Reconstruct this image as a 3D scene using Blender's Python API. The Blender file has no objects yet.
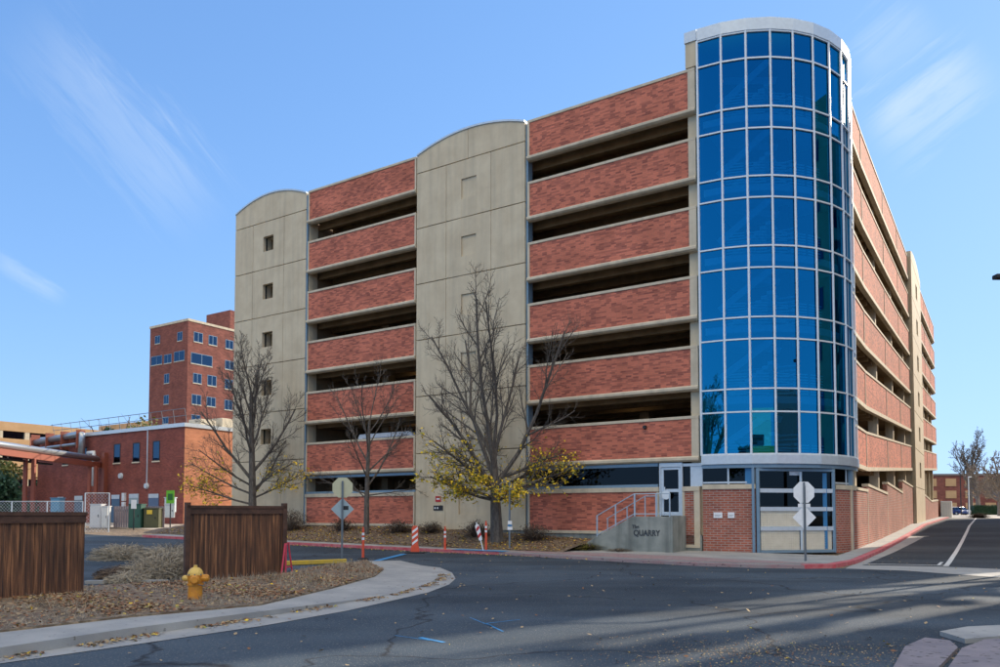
import bpy, bmesh, math, random
from mathutils import Vector, Matrix
R_ = math.radians
sc = bpy.context.scene
COL = sc.collection

# ---------------------------------------------------------------- camera, sky, sun, exposure
cam_d = bpy.data.cameras.new('camera'); cam = bpy.data.objects.new('camera', cam_d); COL.objects.link(cam)
sc.camera = cam
cam.location = (0, 0, 1.78)
cam.rotation_euler = (R_(90) + 0.0434, 0, 0)
cam_d.sensor_width = 36; cam_d.lens = 36 * 0.76316; cam_d.shift_y = 0.1471
cam_d.clip_start = 0.1; cam_d.clip_end = 6000

SUN_AZ = 38.0      # degrees from +X towards +Y
SUN_EL = 25.0
SKYK = .42; SKYT = (.68, 1.0, 1.5)   # haze roll-off and tint of the sky
w = bpy.data.worlds.new("World"); sc.world = w; w.use_nodes = True
nt = w.node_tree; nt.nodes.clear()
def N(nt, typ, **kw):
    n = nt.nodes.new(typ)
    for k, v in kw.items(): setattr(n, k, v)
    return n
out = N(nt, 'ShaderNodeOutputWorld'); bg = N(nt, 'ShaderNodeBackground')
sky = N(nt, 'ShaderNodeTexSky'); sky.sky_type = 'NISHITA'; sky.sun_disc = False
sky.sun_elevation = R_(SUN_EL); sky.sun_rotation = R_(90 - SUN_AZ)
sky.altitude = 1600; sky.air_density = 1.0; sky.dust_density = 0.4; sky.ozone_density = 1.6
bg.inputs[1].default_value = 0.15
tc = N(nt, 'ShaderNodeTexCoord')
L_ = nt.links.new
va = N(nt, 'ShaderNodeVectorMath', operation='MULTIPLY_ADD'); va.inputs[1].default_value = (SKYK,) * 3; va.inputs[2].default_value = (1, 1, 1)
vd = N(nt, 'ShaderNodeVectorMath', operation='DIVIDE'); vt = N(nt, 'ShaderNodeVectorMath', operation='MULTIPLY'); vt.inputs[1].default_value = SKYT
# bright cloud bank added in the unseen sky behind the viewer, lifting shade
FILL_CLOUD = (7.2, 6.3, 4.6)
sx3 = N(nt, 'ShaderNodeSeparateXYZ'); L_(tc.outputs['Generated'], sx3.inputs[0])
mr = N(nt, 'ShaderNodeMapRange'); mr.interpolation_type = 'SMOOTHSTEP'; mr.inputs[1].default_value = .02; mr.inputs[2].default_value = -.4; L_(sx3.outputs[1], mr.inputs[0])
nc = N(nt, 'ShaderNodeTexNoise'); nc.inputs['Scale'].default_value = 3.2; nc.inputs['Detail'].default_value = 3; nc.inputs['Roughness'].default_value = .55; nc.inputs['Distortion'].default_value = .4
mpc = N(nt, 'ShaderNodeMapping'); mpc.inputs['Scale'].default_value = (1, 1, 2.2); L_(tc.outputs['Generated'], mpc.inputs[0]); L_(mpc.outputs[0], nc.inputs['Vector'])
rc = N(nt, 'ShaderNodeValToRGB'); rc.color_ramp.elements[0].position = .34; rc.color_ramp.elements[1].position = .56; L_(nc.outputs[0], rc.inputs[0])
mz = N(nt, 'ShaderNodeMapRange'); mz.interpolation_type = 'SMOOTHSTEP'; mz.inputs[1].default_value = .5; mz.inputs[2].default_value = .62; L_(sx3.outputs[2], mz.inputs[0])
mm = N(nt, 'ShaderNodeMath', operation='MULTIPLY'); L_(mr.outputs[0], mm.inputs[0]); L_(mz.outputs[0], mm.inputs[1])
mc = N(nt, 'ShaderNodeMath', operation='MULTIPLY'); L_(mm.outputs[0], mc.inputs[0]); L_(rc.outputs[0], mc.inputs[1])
mxc = N(nt, 'ShaderNodeMixRGB'); mxc.inputs[2].default_value = (*FILL_CLOUD, 1); L_(mc.outputs[0], mxc.inputs[0])
L_(sky.outputs[0], va.inputs[0]); L_(sky.outputs[0], vd.inputs[0]); L_(va.outputs[0], vd.inputs[1]); L_(vd.outputs[0], vt.inputs[0])
def pxdir(x, y):
    a = (x - 500) / 763.16; b = -(y - 480.638) / 763.16; c_, s_ = math.cos(.0434), math.sin(.0434)
    return Vector((a, c_ - b * s_, s_ + b * c_)).normalized()
def math_(op, a, b=None, c=None):
    n = N(nt, 'ShaderNodeMath', operation=op)
    for i, v in enumerate((a, b, c)):
        if v is None: continue
        if isinstance(v, (int, float)): n.inputs[i].default_value = v
        else: L_(v, n.inputs[i])
    return n.outputs[0]
def smooth(v, a, b):
    n = N(nt, 'ShaderNodeMapRange'); n.interpolation_type = 'SMOOTHSTEP'; n.inputs[1].default_value = a; n.inputs[2].default_value = b; n.inputs[3].default_value = 1; n.inputs[4].default_value = 0; L_(v, n.inputs[0]); return n.outputs[0]
total = None
for x0, y0, x1, y1, wd, st in [(15, 5, 215, 235, .06, .2), (-15, 252, 70, 302, .013, .26), (868, 150, 995, 55, .055, .4), (850, 75, 930, 0, .04, .2)]:
    d1, d2 = pxdir(x0, y0), pxdir(x1, y1); a_ = (d2 - d1).normalized(); c_ = (d1 + d2).normalized(); b_ = c_.cross(a_); h_ = (d2 - d1).length / 2
    def dot(v):
        n = N(nt, 'ShaderNodeVectorMath', operation='DOT_PRODUCT'); L_(tc.outputs['Generated'], n.inputs[0]); n.inputs[1].default_value = v; return n.outputs['Value']
    u, v, f_ = dot(a_), dot(b_), dot(c_)
    cb = N(nt, 'ShaderNodeCombineXYZ'); L_(math_('MULTIPLY', u, 5.0), cb.inputs[0]); L_(math_('MULTIPLY', v, 34.0), cb.inputs[1]); cb.inputs[2].default_value = x0 * .13
    nn = N(nt, 'ShaderNodeTexNoise'); nn.inputs['Scale'].default_value = 1.6; nn.inputs['Detail'].default_value = 4; nn.inputs['Roughness'].default_value = .68; nn.inputs['Distortion'].default_value = .5; L_(cb.outputs[0], nn.inputs['Vector'])
    vv = math_('ABSOLUTE', math_('ADD', v, math_('MULTIPLY', math_('SUBTRACT', nn.outputs[0], .5), wd * 2.2)))
    m_ = math_('MULTIPLY', smooth(vv, wd * .05, wd), smooth(math_('ABSOLUTE', u), h_ * .35, h_ * 1.05))
    m_ = math_('MULTIPLY', m_, math_('GREATER_THAN', f_, .3)); m_ = math_('MULTIPLY', m_, math_('MULTIPLY', nn.outputs[0], st * 1.6))
    total = m_ if total is None else math_('MAXIMUM', total, m_)
mw = N(nt, 'ShaderNodeMixRGB'); mw.inputs[2].default_value = (1.9, 2.15, 2.4, 1); L_(total, mw.inputs[0]); L_(vt.outputs[0], mw.inputs[1])
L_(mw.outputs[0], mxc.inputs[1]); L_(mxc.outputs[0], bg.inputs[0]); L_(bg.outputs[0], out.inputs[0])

sl = bpy.data.lights.new('sun', 'SUN'); sun = bpy.data.objects.new('sun', sl); COL.objects.link(sun)
sl.energy = 2.1; sl.angle = R_(0.5); sl.color = (1, .87, .7)
sd = Vector((math.cos(R_(SUN_EL)) * math.cos(R_(SUN_AZ)), math.cos(R_(SUN_EL)) * math.sin(R_(SUN_AZ)), math.sin(R_(SUN_EL))))
sun.rotation_euler = sd.to_track_quat('Z', 'Y').to_euler(); sun.location = (60, 60, 80)
sc.view_settings.view_transform = 'Standard'; sc.view_settings.look = 'None'
sc.view_settings.gamma = 1; sc.view_settings.use_curve_mapping = False
sc.view_settings.exposure = 1.6

# ---------------------------------------------------------------- coordinates
YAW = 0.5686; AX, AY = 8.6327, 32.5308
EX = (math.cos(YAW), -math.sin(YAW)); EY = (math.sin(YAW), math.cos(YAW))
def wl(lx, ly): return (AX + lx * EX[0] + ly * EY[0], AY + lx * EX[1] + ly * EY[1])
KN = [(-400, 0), (28, 0), (34, .08), (41, .25), (51, .57), (58, .85), (70, 1.0), (86, 1.2), (120, 1.5), (200, 1.9), (400, 2.1), (4000, 2.1)]
def gh(Y):
    for (a, za), (b, zb) in zip(KN, KN[1:]):
        if Y <= b: return za + (zb - za) * (Y - a) / (b - a)
    return KN[-1][1]
def ghl(lx, ly): return gh(wl(lx, ly)[1])

# ---------------------------------------------------------------- mesh builder
class MB:
    def __init__(s): s.v = []; s.f = []; s.m = []
    def face(s, pts, mi=0):
        b = len(s.v); s.v += [tuple(p) for p in pts]; s.f.append(tuple(range(b, b + len(pts)))); s.m.append(mi)
    def box(s, x0, x1, y0, y1, z0, z1, mi=0):
        if x0 > x1: x0, x1 = x1, x0
        if y0 > y1: y0, y1 = y1, y0
        if z0 > z1: z0, z1 = z1, z0
        b = len(s.v)
        s.v += [(x0, y0, z0), (x1, y0, z0), (x1, y1, z0), (x0, y1, z0), (x0, y0, z1), (x1, y0, z1), (x1, y1, z1), (x0, y1, z1)]
        for q in ((0, 3, 2, 1), (4, 5, 6, 7), (0, 1, 5, 4), (1, 2, 6, 5), (2, 3, 7, 6), (3, 0, 4, 7)):
            s.f.append(tuple(b + i for i in q)); s.m.append(mi)
        return s
    def prism(s, poly, axis, a0, a1, mi=0):
        # poly 2d; axis 'x': poly=(y,z); 'y': poly=(x,z); 'z': poly=(x,y)
        def P(p, a): return {'x': (a, p[0], p[1]), 'y': (p[0], a, p[1]), 'z': (p[0], p[1], a)}[axis]
        n = len(poly)
        s.face([P(p, a0) for p in poly], mi); s.face([P(p, a1) for p in reversed(poly)], mi)
        for i in range(n):
            p, q = poly[i], poly[(i + 1) % n]
            s.face([P(p, a0), P(p, a1), P(q, a1), P(q, a0)], mi)
        return s
    def tube(s, pts, rad, n=6, mi=0, caps=True):
        pts = [Vector(p) for p in pts]
        if not isinstance(rad, (list, tuple)): rad = [rad] * len(pts)
        rings = []
        d0 = (pts[1] - pts[0]).normalized()
        up = Vector((0, 0, 1)) if abs(d0.z) < .9 else Vector((1, 0, 0))
        sx = d0.cross(up).normalized()
        for i, p in enumerate(pts):
            d = (pts[min(i + 1, len(pts) - 1)] - pts[max(i - 1, 0)]).normalized()
            sx = (sx - d * sx.dot(d)).normalized(); sy = d.cross(sx)
            b = len(s.v)
            for k in range(n):
                a = 2 * math.pi * k / n
                s.v.append(tuple(p + (sx * math.cos(a) + sy * math.sin(a)) * rad[i]))
            rings.append(b)
        for a, b in zip(rings, rings[1:]):
            for k in range(n):
                s.f.append((a + k, a + (k + 1) % n, b + (k + 1) % n, b + k)); s.m.append(mi)
        if caps:
            s.f.append(tuple(rings[0] + k for k in reversed(range(n)))); s.m.append(mi)
            s.f.append(tuple(rings[-1] + k for k in range(n))); s.m.append(mi)
        return s
    def bar(s, a, b, w, h=None, mi=0):
        # rectangular bar between two points
        h = h or w; a = Vector(a); b = Vector(b); d = (b - a).normalized()
        up = Vector((0, 0, 1)) if abs(d.z) < .95 else Vector((0, 1, 0))
        sx = d.cross(up).normalized() * w / 2; sy = sx.cross(d).normalized() * h / 2
        c = [a - sx - sy, a + sx - sy, a + sx + sy, a - sx + sy, b - sx - sy, b + sx - sy, b + sx + sy, b - sx + sy]
        k = len(s.v); s.v += [tuple(p) for p in c]
        for q in ((0, 3, 2, 1), (4, 5, 6, 7), (0, 1, 5, 4), (1, 2, 6, 5), (2, 3, 7, 6), (3, 0, 4, 7)):
            s.f.append(tuple(k + i for i in q)); s.m.append(mi)
        return s
    def lathe(s, prof, n=20, c=(0, 0), mi=0):
        rings = []
        for r, z in prof:
            b = len(s.v)
            for k in range(n):
                a = 2 * math.pi * k / n; s.v.append((c[0] + r * math.cos(a), c[1] + r * math.sin(a), z))
            rings.append(b)
        for a, b in zip(rings, rings[1:]):
            for k in range(n): s.f.append((a + k, a + (k + 1) % n, b + (k + 1) % n, b + k)); s.m.append(mi)
        s.f.append(tuple(rings[0] + k for k in reversed(range(n)))); s.m.append(mi)
        s.f.append(tuple(rings[-1] + k for k in range(n))); s.m.append(mi)
        return s
    def build(s, name, mats, parent=None, smooth=False, bevel=0, fix=True):
        me = bpy.data.meshes.new(name); me.from_pydata(s.v, [], s.f)
        if not isinstance(mats, (list, tuple)): mats = [mats]
        for m in mats: me.materials.append(m)
        me.polygons.foreach_set('material_index', s.m)
        if fix:
            bm = bmesh.new(); bm.from_mesh(me)
            bmesh.ops.remove_doubles(bm, verts=bm.verts, dist=1e-5)
            if smooth or bevel: bmesh.ops.recalc_face_normals(bm, faces=bm.faces)
            bm.to_mesh(me); bm.free()
        uv = me.uv_layers.new(name='UVMap').data
        for p in me.polygons:
            n = p.normal
            if abs(n.z) > .8:
                for li in p.loop_indices:
                    c = me.vertices[me.loops[li].vertex_index].co; uv[li].uv = (c.x, c.y)
            else:
                t = Vector((-n.y, n.x, 0)).normalized()
                for li in p.loop_indices:
                    c = me.vertices[me.loops[li].vertex_index].co; uv[li].uv = (c.dot(t), c.z)
        if smooth: me.polygons.foreach_set('use_smooth', [True] * len(me.polygons))
        me.update()
        o = bpy.data.objects.new(name, me); COL.objects.link(o)
        if parent: o.parent = parent
        if bevel:
            md = o.modifiers.new('bevel', 'BEVEL'); md.width = bevel; md.segments = 2; md.limit_method = 'ANGLE'
        return o

def thing(name, label, cat, loc=(0, 0, 0), rotz=0, group=None):
    o = bpy.data.objects.new(name, None); COL.objects.link(o); o.location = loc; o.rotation_euler = (0, 0, rotz)
    return tag(o, label, cat, group)
def tag(o, label, cat, group=None, kind=None):
    if label: o['label'] = label
    if cat: o['category'] = cat
    if group: o['group'] = group
    if kind: o['kind'] = kind
    return o
def struct(o): o['kind'] = 'structure'; return o
def dup(root, loc, rotz=None, label=None, scale=None):
    r = root.copy(); COL.objects.link(r); r.location = loc
    if rotz is not None: r.rotation_euler = (0, 0, rotz)
    if label: r['label'] = label
    if scale: r.scale = scale
    for ch in list(root.children):
        c = ch.copy(); COL.objects.link(c); c.parent = r
        for g in ch.children:
            d = g.copy(); COL.objects.link(d); d.parent = c
    return r

# ---------------------------------------------------------------- materials
def mat(name, c1, c2=None, scale=2.0, rough=.8, metal=0, c3=None, detail=6, lo=.35, hi=.65, bump=0, bscale=40, coord='Object', spec=.5, stretch=None, streak=None, speck=None):
    m = bpy.data.materials.new(name); m.use_nodes = True; nt = m.node_tree; b = nt.nodes['Principled BSDF']
    b.inputs['Roughness'].default_value = rough; b.inputs['Metallic'].default_value = metal
    b.inputs['Specular IOR Level'].default_value = spec
    L = nt.links.new
    tc = N(nt, 'ShaderNodeTexCoord'); vec = tc.outputs[coord]
    if stretch:
        mp = N(nt, 'ShaderNodeMapping'); mp.inputs['Scale'].default_value = stretch; L(vec, mp.inputs[0]); vec = mp.outputs[0]
    if c2 is None: c2 = c1
    n = N(nt, 'ShaderNodeTexNoise'); n.inputs['Scale'].default_value = scale; n.inputs['Detail'].default_value = detail; n.inputs['Roughness'].default_value = .6
    L(vec, n.inputs['Vector'])
    r = N(nt, 'ShaderNodeValToRGB'); r.color_ramp.elements[0].position = lo; r.color_ramp.elements[1].position = hi
    r.color_ramp.elements[0].color = (*c1, 1); r.color_ramp.elements[1].color = (*c2, 1)
    if c3: e = r.color_ramp.elements.new((lo + hi) / 2); e.color = (*c3, 1)
    L(n.outputs[0], r.inputs[0]); col = r.outputs[0]
    if streak:   # vertical run-off stains: (colour, amount)
        mp2 = N(nt, 'ShaderNodeMapping'); mp2.inputs['Scale'].default_value = (2.2, 2.2, .12); L(tc.outputs['Object'], mp2.inputs[0])
        n2 = N(nt, 'ShaderNodeTexNoise'); n2.inputs['Scale'].default_value = 1.5; n2.inputs['Detail'].default_value = 5; L(mp2.outputs[0], n2.inputs['Vector'])
        r2 = N(nt, 'ShaderNodeValToRGB'); r2.color_ramp.elements[0].position = .45; r2.color_ramp.elements[1].position = .75
        r2.color_ramp.elements[1].color = (streak[1],) * 3 + (1,)
        mx = N(nt, 'ShaderNodeMixRGB'); mx.inputs[2].default_value = (*streak[0], 1)
        L(n2.outputs[0], r2.inputs[0]); L(r2.outputs[0], mx.inputs[0]); L(col, mx.inputs[1]); col = mx.outputs[0]
    if speck:    # (colour, scale, threshold)
        n3 = N(nt, 'ShaderNodeTexNoise'); n3.inputs['Scale'].default_value = speck[1]; n3.inputs['Detail'].default_value = 3; L(tc.outputs['Object'], n3.inputs['Vector'])
        r3 = N(nt, 'ShaderNodeValToRGB'); r3.color_ramp.elements[0].position = speck[2]; r3.color_ramp.elements[1].position = speck[2] + .06
        mx = N(nt, 'ShaderNodeMixRGB'); mx.inputs[2].default_value = (*speck[0], 1)
        L(n3.outputs[0], r3.inputs[0]); L(r3.outputs[0], mx.inputs[0]); L(col, mx.inputs[1]); col = mx.outputs[0]
    L(col, b.inputs['Base Color'])
    if bump:
        nb = N(nt, 'ShaderNodeTexNoise'); nb.inputs['Scale'].default_value = bscale; nb.inputs['Detail'].default_value = 4; L(tc.outputs['Object'], nb.inputs['Vector'])
        bp = N(nt, 'ShaderNodeBump'); bp.inputs['Strength'].default_value = bump; bp.inputs['Distance'].default_value = .02
        L(nb.outputs[0], bp.inputs['Height']); L(bp.outputs[0], b.inputs['Normal'])
    return m
def brick(name, a, b2, mortar, bw=.34, bh=.1, ms=.012, bias=-.2, tone=None, off=.5):
    m = bpy.data.materials.new(name); m.use_nodes = True; nt = m.node_tree; b = nt.nodes['Principled BSDF']; L = nt.links.new
    b.inputs['Roughness'].default_value = .85; b.inputs['Specular IOR Level'].default_value = .25
    tc = N(nt, 'ShaderNodeTexCoord')
    bt = N(nt, 'ShaderNodeTexBrick'); bt.inputs['Scale'].default_value = 1; bt.inputs['Brick Width'].default_value = bw
    bt.inputs['Row Height'].default_value = bh; bt.inputs['Mortar Size'].default_value = ms; bt.inputs['Bias'].default_value = bias; bt.offset = off; bt.offset_frequency = 3 if off != .5 else 2
    bt.inputs['Color1'].default_value = (*a, 1); bt.inputs['Color2'].default_value = (*b2, 1); bt.inputs['Mortar'].default_value = (*mortar, 1)
    L(tc.outputs['UV'], bt.inputs['Vector'])
    n = N(nt, 'ShaderNodeTexNoise'); n.inputs['Scale'].default_value = .7; n.inputs['Detail'].default_value = 7; L(tc.outputs['Object'], n.inputs['Vector'])
    r = N(nt, 'ShaderNodeMapRange'); r.inputs[1].default_value = .3; r.inputs[2].default_value = .7; r.inputs[3].default_value = .78; r.inputs[4].default_value = 1.15
    L(n.outputs[0], r.inputs[0])
    mx = N(nt, 'ShaderNodeMixRGB', blend_type='MULTIPLY'); mx.inputs[0].default_value = 1
    L(bt.outputs['Color'], mx.inputs[1]); L(r.outputs[0], mx.inputs[2]); L(mx.outputs[0], b.inputs['Base Color'])
    bp = N(nt, 'ShaderNodeBump'); bp.inputs['Strength'].default_value = .4; bp.inputs['Distance'].default_value = .01; bp.invert = True
    L(bt.outputs['Fac'], bp.inputs['Height']); L(bp.outputs[0], b.inputs['Normal'])
    return m
def plain(name, c, rough=.5, metal=0, emit=None, es=0, nv=.93):
    m = bpy.data.materials.new(name); m.use_nodes = True; nt = m.node_tree; b = nt.nodes['Principled BSDF']
    b.inputs['Roughness'].default_value = rough; b.inputs['Metallic'].default_value = metal
    tc = N(nt, 'ShaderNodeTexCoord'); n = N(nt, 'ShaderNodeTexNoise'); n.inputs['Scale'].default_value = 6; n.inputs['Detail'].default_value = 5
    r = N(nt, 'ShaderNodeMapRange'); r.inputs[1].default_value = .3; r.inputs[2].default_value = .7; r.inputs[3].default_value = nv; r.inputs[4].default_value = 1.04
    mx = N(nt, 'ShaderNodeMixRGB', blend_type='MULTIPLY'); mx.inputs[0].default_value = 1; mx.inputs[1].default_value = (*c, 1)
    nt.links.new(tc.outputs['Object'], n.inputs['Vector']); nt.links.new(n.outputs[0], r.inputs[0]); nt.links.new(r.outputs[0], mx.inputs[2]); nt.links.new(mx.outputs[0], b.inputs['Base Color'])
    if emit: b.inputs['Emission Color'].default_value = (*emit, 1); b.inputs['Emission Strength'].default_value = es
    return m
def glass(name, gl, tr, fac=.6, rough=0.0):
    m = bpy.data.materials.new(name); m.use_nodes = True; nt = m.node_tree; nt.nodes.clear(); L = nt.links.new
    o = N(nt, 'ShaderNodeOutputMaterial'); g = N(nt, 'ShaderNodeBsdfGlossy'); t = N(nt, 'ShaderNodeBsdfTransparent'); mx = N(nt, 'ShaderNodeMixShader')
    g.inputs['Color'].default_value = (*gl, 1); g.inputs['Roughness'].default_value = rough; t.inputs['Color'].default_value = (*tr, 1); mx.inputs[0].default_value = fac
    tc = N(nt, 'ShaderNodeTexCoord'); n = N(nt, 'ShaderNodeTexNoise'); n.inputs['Scale'].default_value = .8; n.inputs['Detail'].default_value = 1
    bp = N(nt, 'ShaderNodeBump'); bp.inputs['Strength'].default_value = .02; bp.inputs['Distance'].default_value = .02
    L(tc.outputs['Object'], n.inputs['Vector']); L(n.outputs[0], bp.inputs['Height']); L(bp.outputs[0], g.inputs['Normal'])
    L(t.outputs[0], mx.inputs[1]); L(g.outputs[0], mx.inputs[2]); L(mx.outputs[0], o.inputs[0])
    return m

M = {}
M['conc'] = mat('precast_concrete', (.6, .49, .33), (.7, .59, .41), scale=.9, streak=((.38, .33, .24), .35), bump=.15, bscale=30)
M['conc_trim'] = mat('concrete_trim', (.58, .49, .35), (.7, .6, .44), scale=1.5, streak=((.3, .28, .22), .35))
M['soffit'] = mat('soffit_concrete', (.2, .13, .06), (.3, .2, .1), scale=1.5)  # golden bounce light under the decks is put into this colour
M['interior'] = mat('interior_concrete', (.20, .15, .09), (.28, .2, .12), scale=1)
M['joint'] = plain('joint_shadow_gap', (.05, .05, .045), .9)
M['brick'] = brick('mottled_brick', (.68, .21, .13), (.15, .045, .045), (.46, .19, .13), bw=.26, bh=.078, ms=.006, bias=-.3, off=.34)
M['brick_low'] = brick('red_brick_running_bond', (.44, .13, .08), (.24, .07, .05), (.42, .33, .28), bw=.3, bh=.1, ms=.014, bias=-.3)
M['brick_far'] = brick('dark_red_brick', (.30, .085, .06), (.19, .055, .045), (.24, .1, .08), bw=.3, bh=.1, ms=.01, bias=0)
M['brick_tall'] = brick('brown_red_brick', (.30, .105, .075), (.2, .07, .055), (.24, .11, .09), bw=.5, bh=.16, ms=.01, bias=0)
M['brick_tan'] = mat('tan_facade', (.5, .3, .14), (.58, .37, .19), scale=.4)
M['base_conc'] = mat('stained_foundation_concrete', (.2, .22, .2), (.34, .35, .31), scale=1.2, streak=((.1, .11, .1), .7), bump=.2)
M['alu'] = plain('painted_aluminium', (.62, .68, .72), .35, .3)
M['alu_w'] = plain('white_mullion', (.78, .82, .84), .3, .1)
M['steelblue'] = plain('blue_grey_steel', (.22, .32, .4), .4, .3)
M['glass'] = glass('blue_mirror_glass', (.012, .27, .5), (.12, .5, .8), .58)
M['glass_dark'] = glass('dark_glass', (.12, .2, .3), (.03, .05, .07), .45)
M['glass_black'] = glass('shaded_dark_glass', (.08, .1, .12), (.02, .03, .04), .18)
def asphalt(name, lo_, hi_, crack=.5):
    m = mat(name, lo_, hi_, scale=.35, rough=.85, bump=.5, bscale=60, detail=10, speck=((.17, .165, .15), 34, .61), spec=.25)
    nt = m.node_tree; b = nt.nodes['Principled BSDF']; L = nt.links.new; src = b.inputs['Base Color'].links[0].from_socket
    tc = N(nt, 'ShaderNodeTexCoord')
    n = N(nt, 'ShaderNodeTexNoise'); n.inputs['Scale'].default_value = .6; n.inputs['Detail'].default_value = 6; L(tc.outputs['Object'], n.inputs['Vector'])
    mxv = N(nt, 'ShaderNodeMixRGB'); mxv.inputs[0].default_value = .72; L(tc.outputs['Object'], mxv.inputs[1]); 
    sc_ = N(nt, 'ShaderNodeVectorMath', operation='MULTIPLY_ADD'); sc_.inputs[1].default_value = (2.2, 2.2, 0); L(n.outputs['Color'], sc_.inputs[0]); L(tc.outputs['Object'], sc_.inputs[2])
    v = N(nt, 'ShaderNodeTexVoronoi', feature='DISTANCE_TO_EDGE'); v.inputs['Scale'].default_value = .16; L(sc_.outputs[0], v.inputs['Vector'])
    r = N(nt, 'ShaderNodeValToRGB'); r.color_ramp.elements[0].position = .0; r.color_ramp.elements[1].position = .007; r.color_ramp.elements[0].color = (crack,) * 3 + (1,); r.color_ramp.elements[1].color = (0, 0, 0, 1); L(v.outputs['Distance'], r.inputs[0])
    mx = N(nt, 'ShaderNodeMixRGB'); mx.inputs[2].default_value = (.018, .018, .02, 1); L(r.outputs[0], mx.inputs[0]); L(src, mx.inputs[1])
    # old patches and worn wheel tracks with an outline of their own
    v2 = N(nt, 'ShaderNodeTexNoise'); v2.inputs['Scale'].default_value = .12; v2.inputs['Detail'].default_value = 2; mp = N(nt, 'ShaderNodeMapping'); mp.inputs['Scale'].default_value = (.6, 2.6, 1); mp.inputs['Rotation'].default_value = (0, 0, .35); L(tc.outputs['Object'], mp.inputs[0]); L(mp.outputs[0], v2.inputs['Vector'])
    r2 = N(nt, 'ShaderNodeMapRange'); r2.inputs[1].default_value = .42; r2.inputs[2].default_value = .58; r2.inputs[3].default_value = .85; r2.inputs[4].default_value = 1.3; L(v2.outputs[0], r2.inputs[0])
    m2 = N(nt, 'ShaderNodeMixRGB', blend_type='MULTIPLY'); m2.inputs[0].default_value = 1; L(mx.outputs[0], m2.inputs[1]); L(r2.outputs[0], m2.inputs[2]); L(m2.outputs[0], b.inputs['Base Color'])
    nt.nodes.remove(mxv); return m
M['asphalt'] = asphalt('asphalt', (.036, .052, .07), (.06, .08, .1), .9)
M['asphalt2'] = asphalt('asphalt_new', (.034, .042, .05), (.05, .058, .066), .4)
M['walk'] = mat('sidewalk_concrete', (.3, .3, .29), (.42, .41, .38), scale=1.1, detail=9, bump=.25, bscale=50, speck=((.16, .15, .13), 9, .66))
M['walk_pink'] = mat('faded_red_paint_concrete', (.34, .2, .2), (.32, .27, .26), scale=1.6, detail=9, bump=.25, speck=((.14, .1, .1), 9, .62))
M['redcurb'] = mat('red_curb_paint', (.5, .07, .09), (.55, .2, .2), scale=4, detail=8)
M['lot'] = mat('pale_lot_concrete', (.42, .37, .3), (.52, .46, .38), scale=.5, detail=8)
M['dirt'] = mat('dry_leafy_dirt', (.16, .09, .05), (.4, .28, .17), scale=5, detail=10, bump=.8, bscale=25, c3=(.18, .14, .09))
M['chips'] = mat('bark_mulch', (.10, .065, .045), (.26, .2, .14), scale=9, detail=10, bump=.9, bscale=25, c3=(.17, .12, .08))
M['white'] = mat('worn_white_line', (.75, .75, .72), (.5, .5, .49), scale=6, detail=8, lo=.45, hi=.7)
M['bluepaint'] = mat('blue_spray_paint', (.05, .3, .62), (.05, .15, .3), scale=5, lo=.4, hi=.7)
M['yellow'] = mat('yellow_curb_paint', (.7, .47, .04), (.5, .35, .08), scale=5)
M['bark'] = mat('bark', (.07, .058, .048), (.16, .135, .11), scale=12, bump=.6, stretch=(1, 1, .3))
M['bark_light'] = mat('bark_light', (.2, .16, .13), (.3, .25, .2), scale=12)
M['fence'] = mat('weathered_cedar', (.035, .018, .012), (.5, .22, .09), scale=2.2, stretch=(8, 5, .35), c3=(.15, .065, .03), lo=.32, hi=.72, rough=.75, bump=.4, detail=8)
M['fence_cap'] = mat('dark_stained_wood', (.06, .03, .02), (.12, .06, .038), scale=4, stretch=(1, 1, 1))

# ---------------------------------------------------------------- ground sheets
def sheet(name, poly, dz, m, hfun=None):
    """flat polygon (world XY) draped over the terrain, split where the terrain bends"""
    bm = bmesh.new(); vs = [bm.verts.new((x, y, 0)) for x, y in poly]; bm.faces.new(vs)
    for k, _ in KN[1:-1]:
        bmesh.ops.bisect_plane(bm, geom=bm.verts[:] + bm.edges[:] + bm.faces[:], plane_co=(0, k, 0), plane_no=(0, 1, 0))
    for v in bm.verts: v.co.z = gh(v.co.y) + (dz if hfun is None else hfun(v.co.x, v.co.y))
    bmesh.ops.recalc_face_normals(bm, faces=bm.faces)
    me = bpy.data.meshes.new(name); bm.to_mesh(me); bm.free(); me.materials.append(m)
    o = bpy.data.objects.new(name, me); COL.objects.link(o); return struct(o)
def slab(name, poly, h, m, side=None):
    """raised sheet with vertical sides"""
    bm = bmesh.new(); vs = [bm.verts.new((x, y, 0)) for x, y in poly]; bm.faces.new(vs)
    for k, _ in KN[1:-1]:
        bmesh.ops.bisect_plane(bm, geom=bm.verts[:] + bm.edges[:] + bm.faces[:], plane_co=(0, k, 0), plane_no=(0, 1, 0))
    bmesh.ops.recalc_face_normals(bm, faces=bm.faces)
    if bm.faces[:][0].normal.z < 0: bmesh.ops.reverse_faces(bm, faces=bm.faces)
    edges = [e for e in bm.edges if e.is_boundary]
    hf = h if callable(h) else (lambda x, y: h)
    r = bmesh.ops.extrude_edge_only(bm, edges=edges)
    new = set(v for v in r['geom'] if isinstance(v, bmesh.types.BMVert))
    for v in bm.verts: v.co.z = gh(v.co.y) + (hf(v.co.x, v.co.y) if v not in new else -.05)
    for f in r['geom']:
        if isinstance(f, bmesh.types.BMFace): f.material_index = 1 if side else 0
    me = bpy.data.meshes.new(name); bm.to_mesh(me); bm.free(); me.materials.append(m)
    if side: me.materials.append(side)
    o = bpy.data.objects.new(name, me); COL.objects.link(o); return struct(o)

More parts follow.
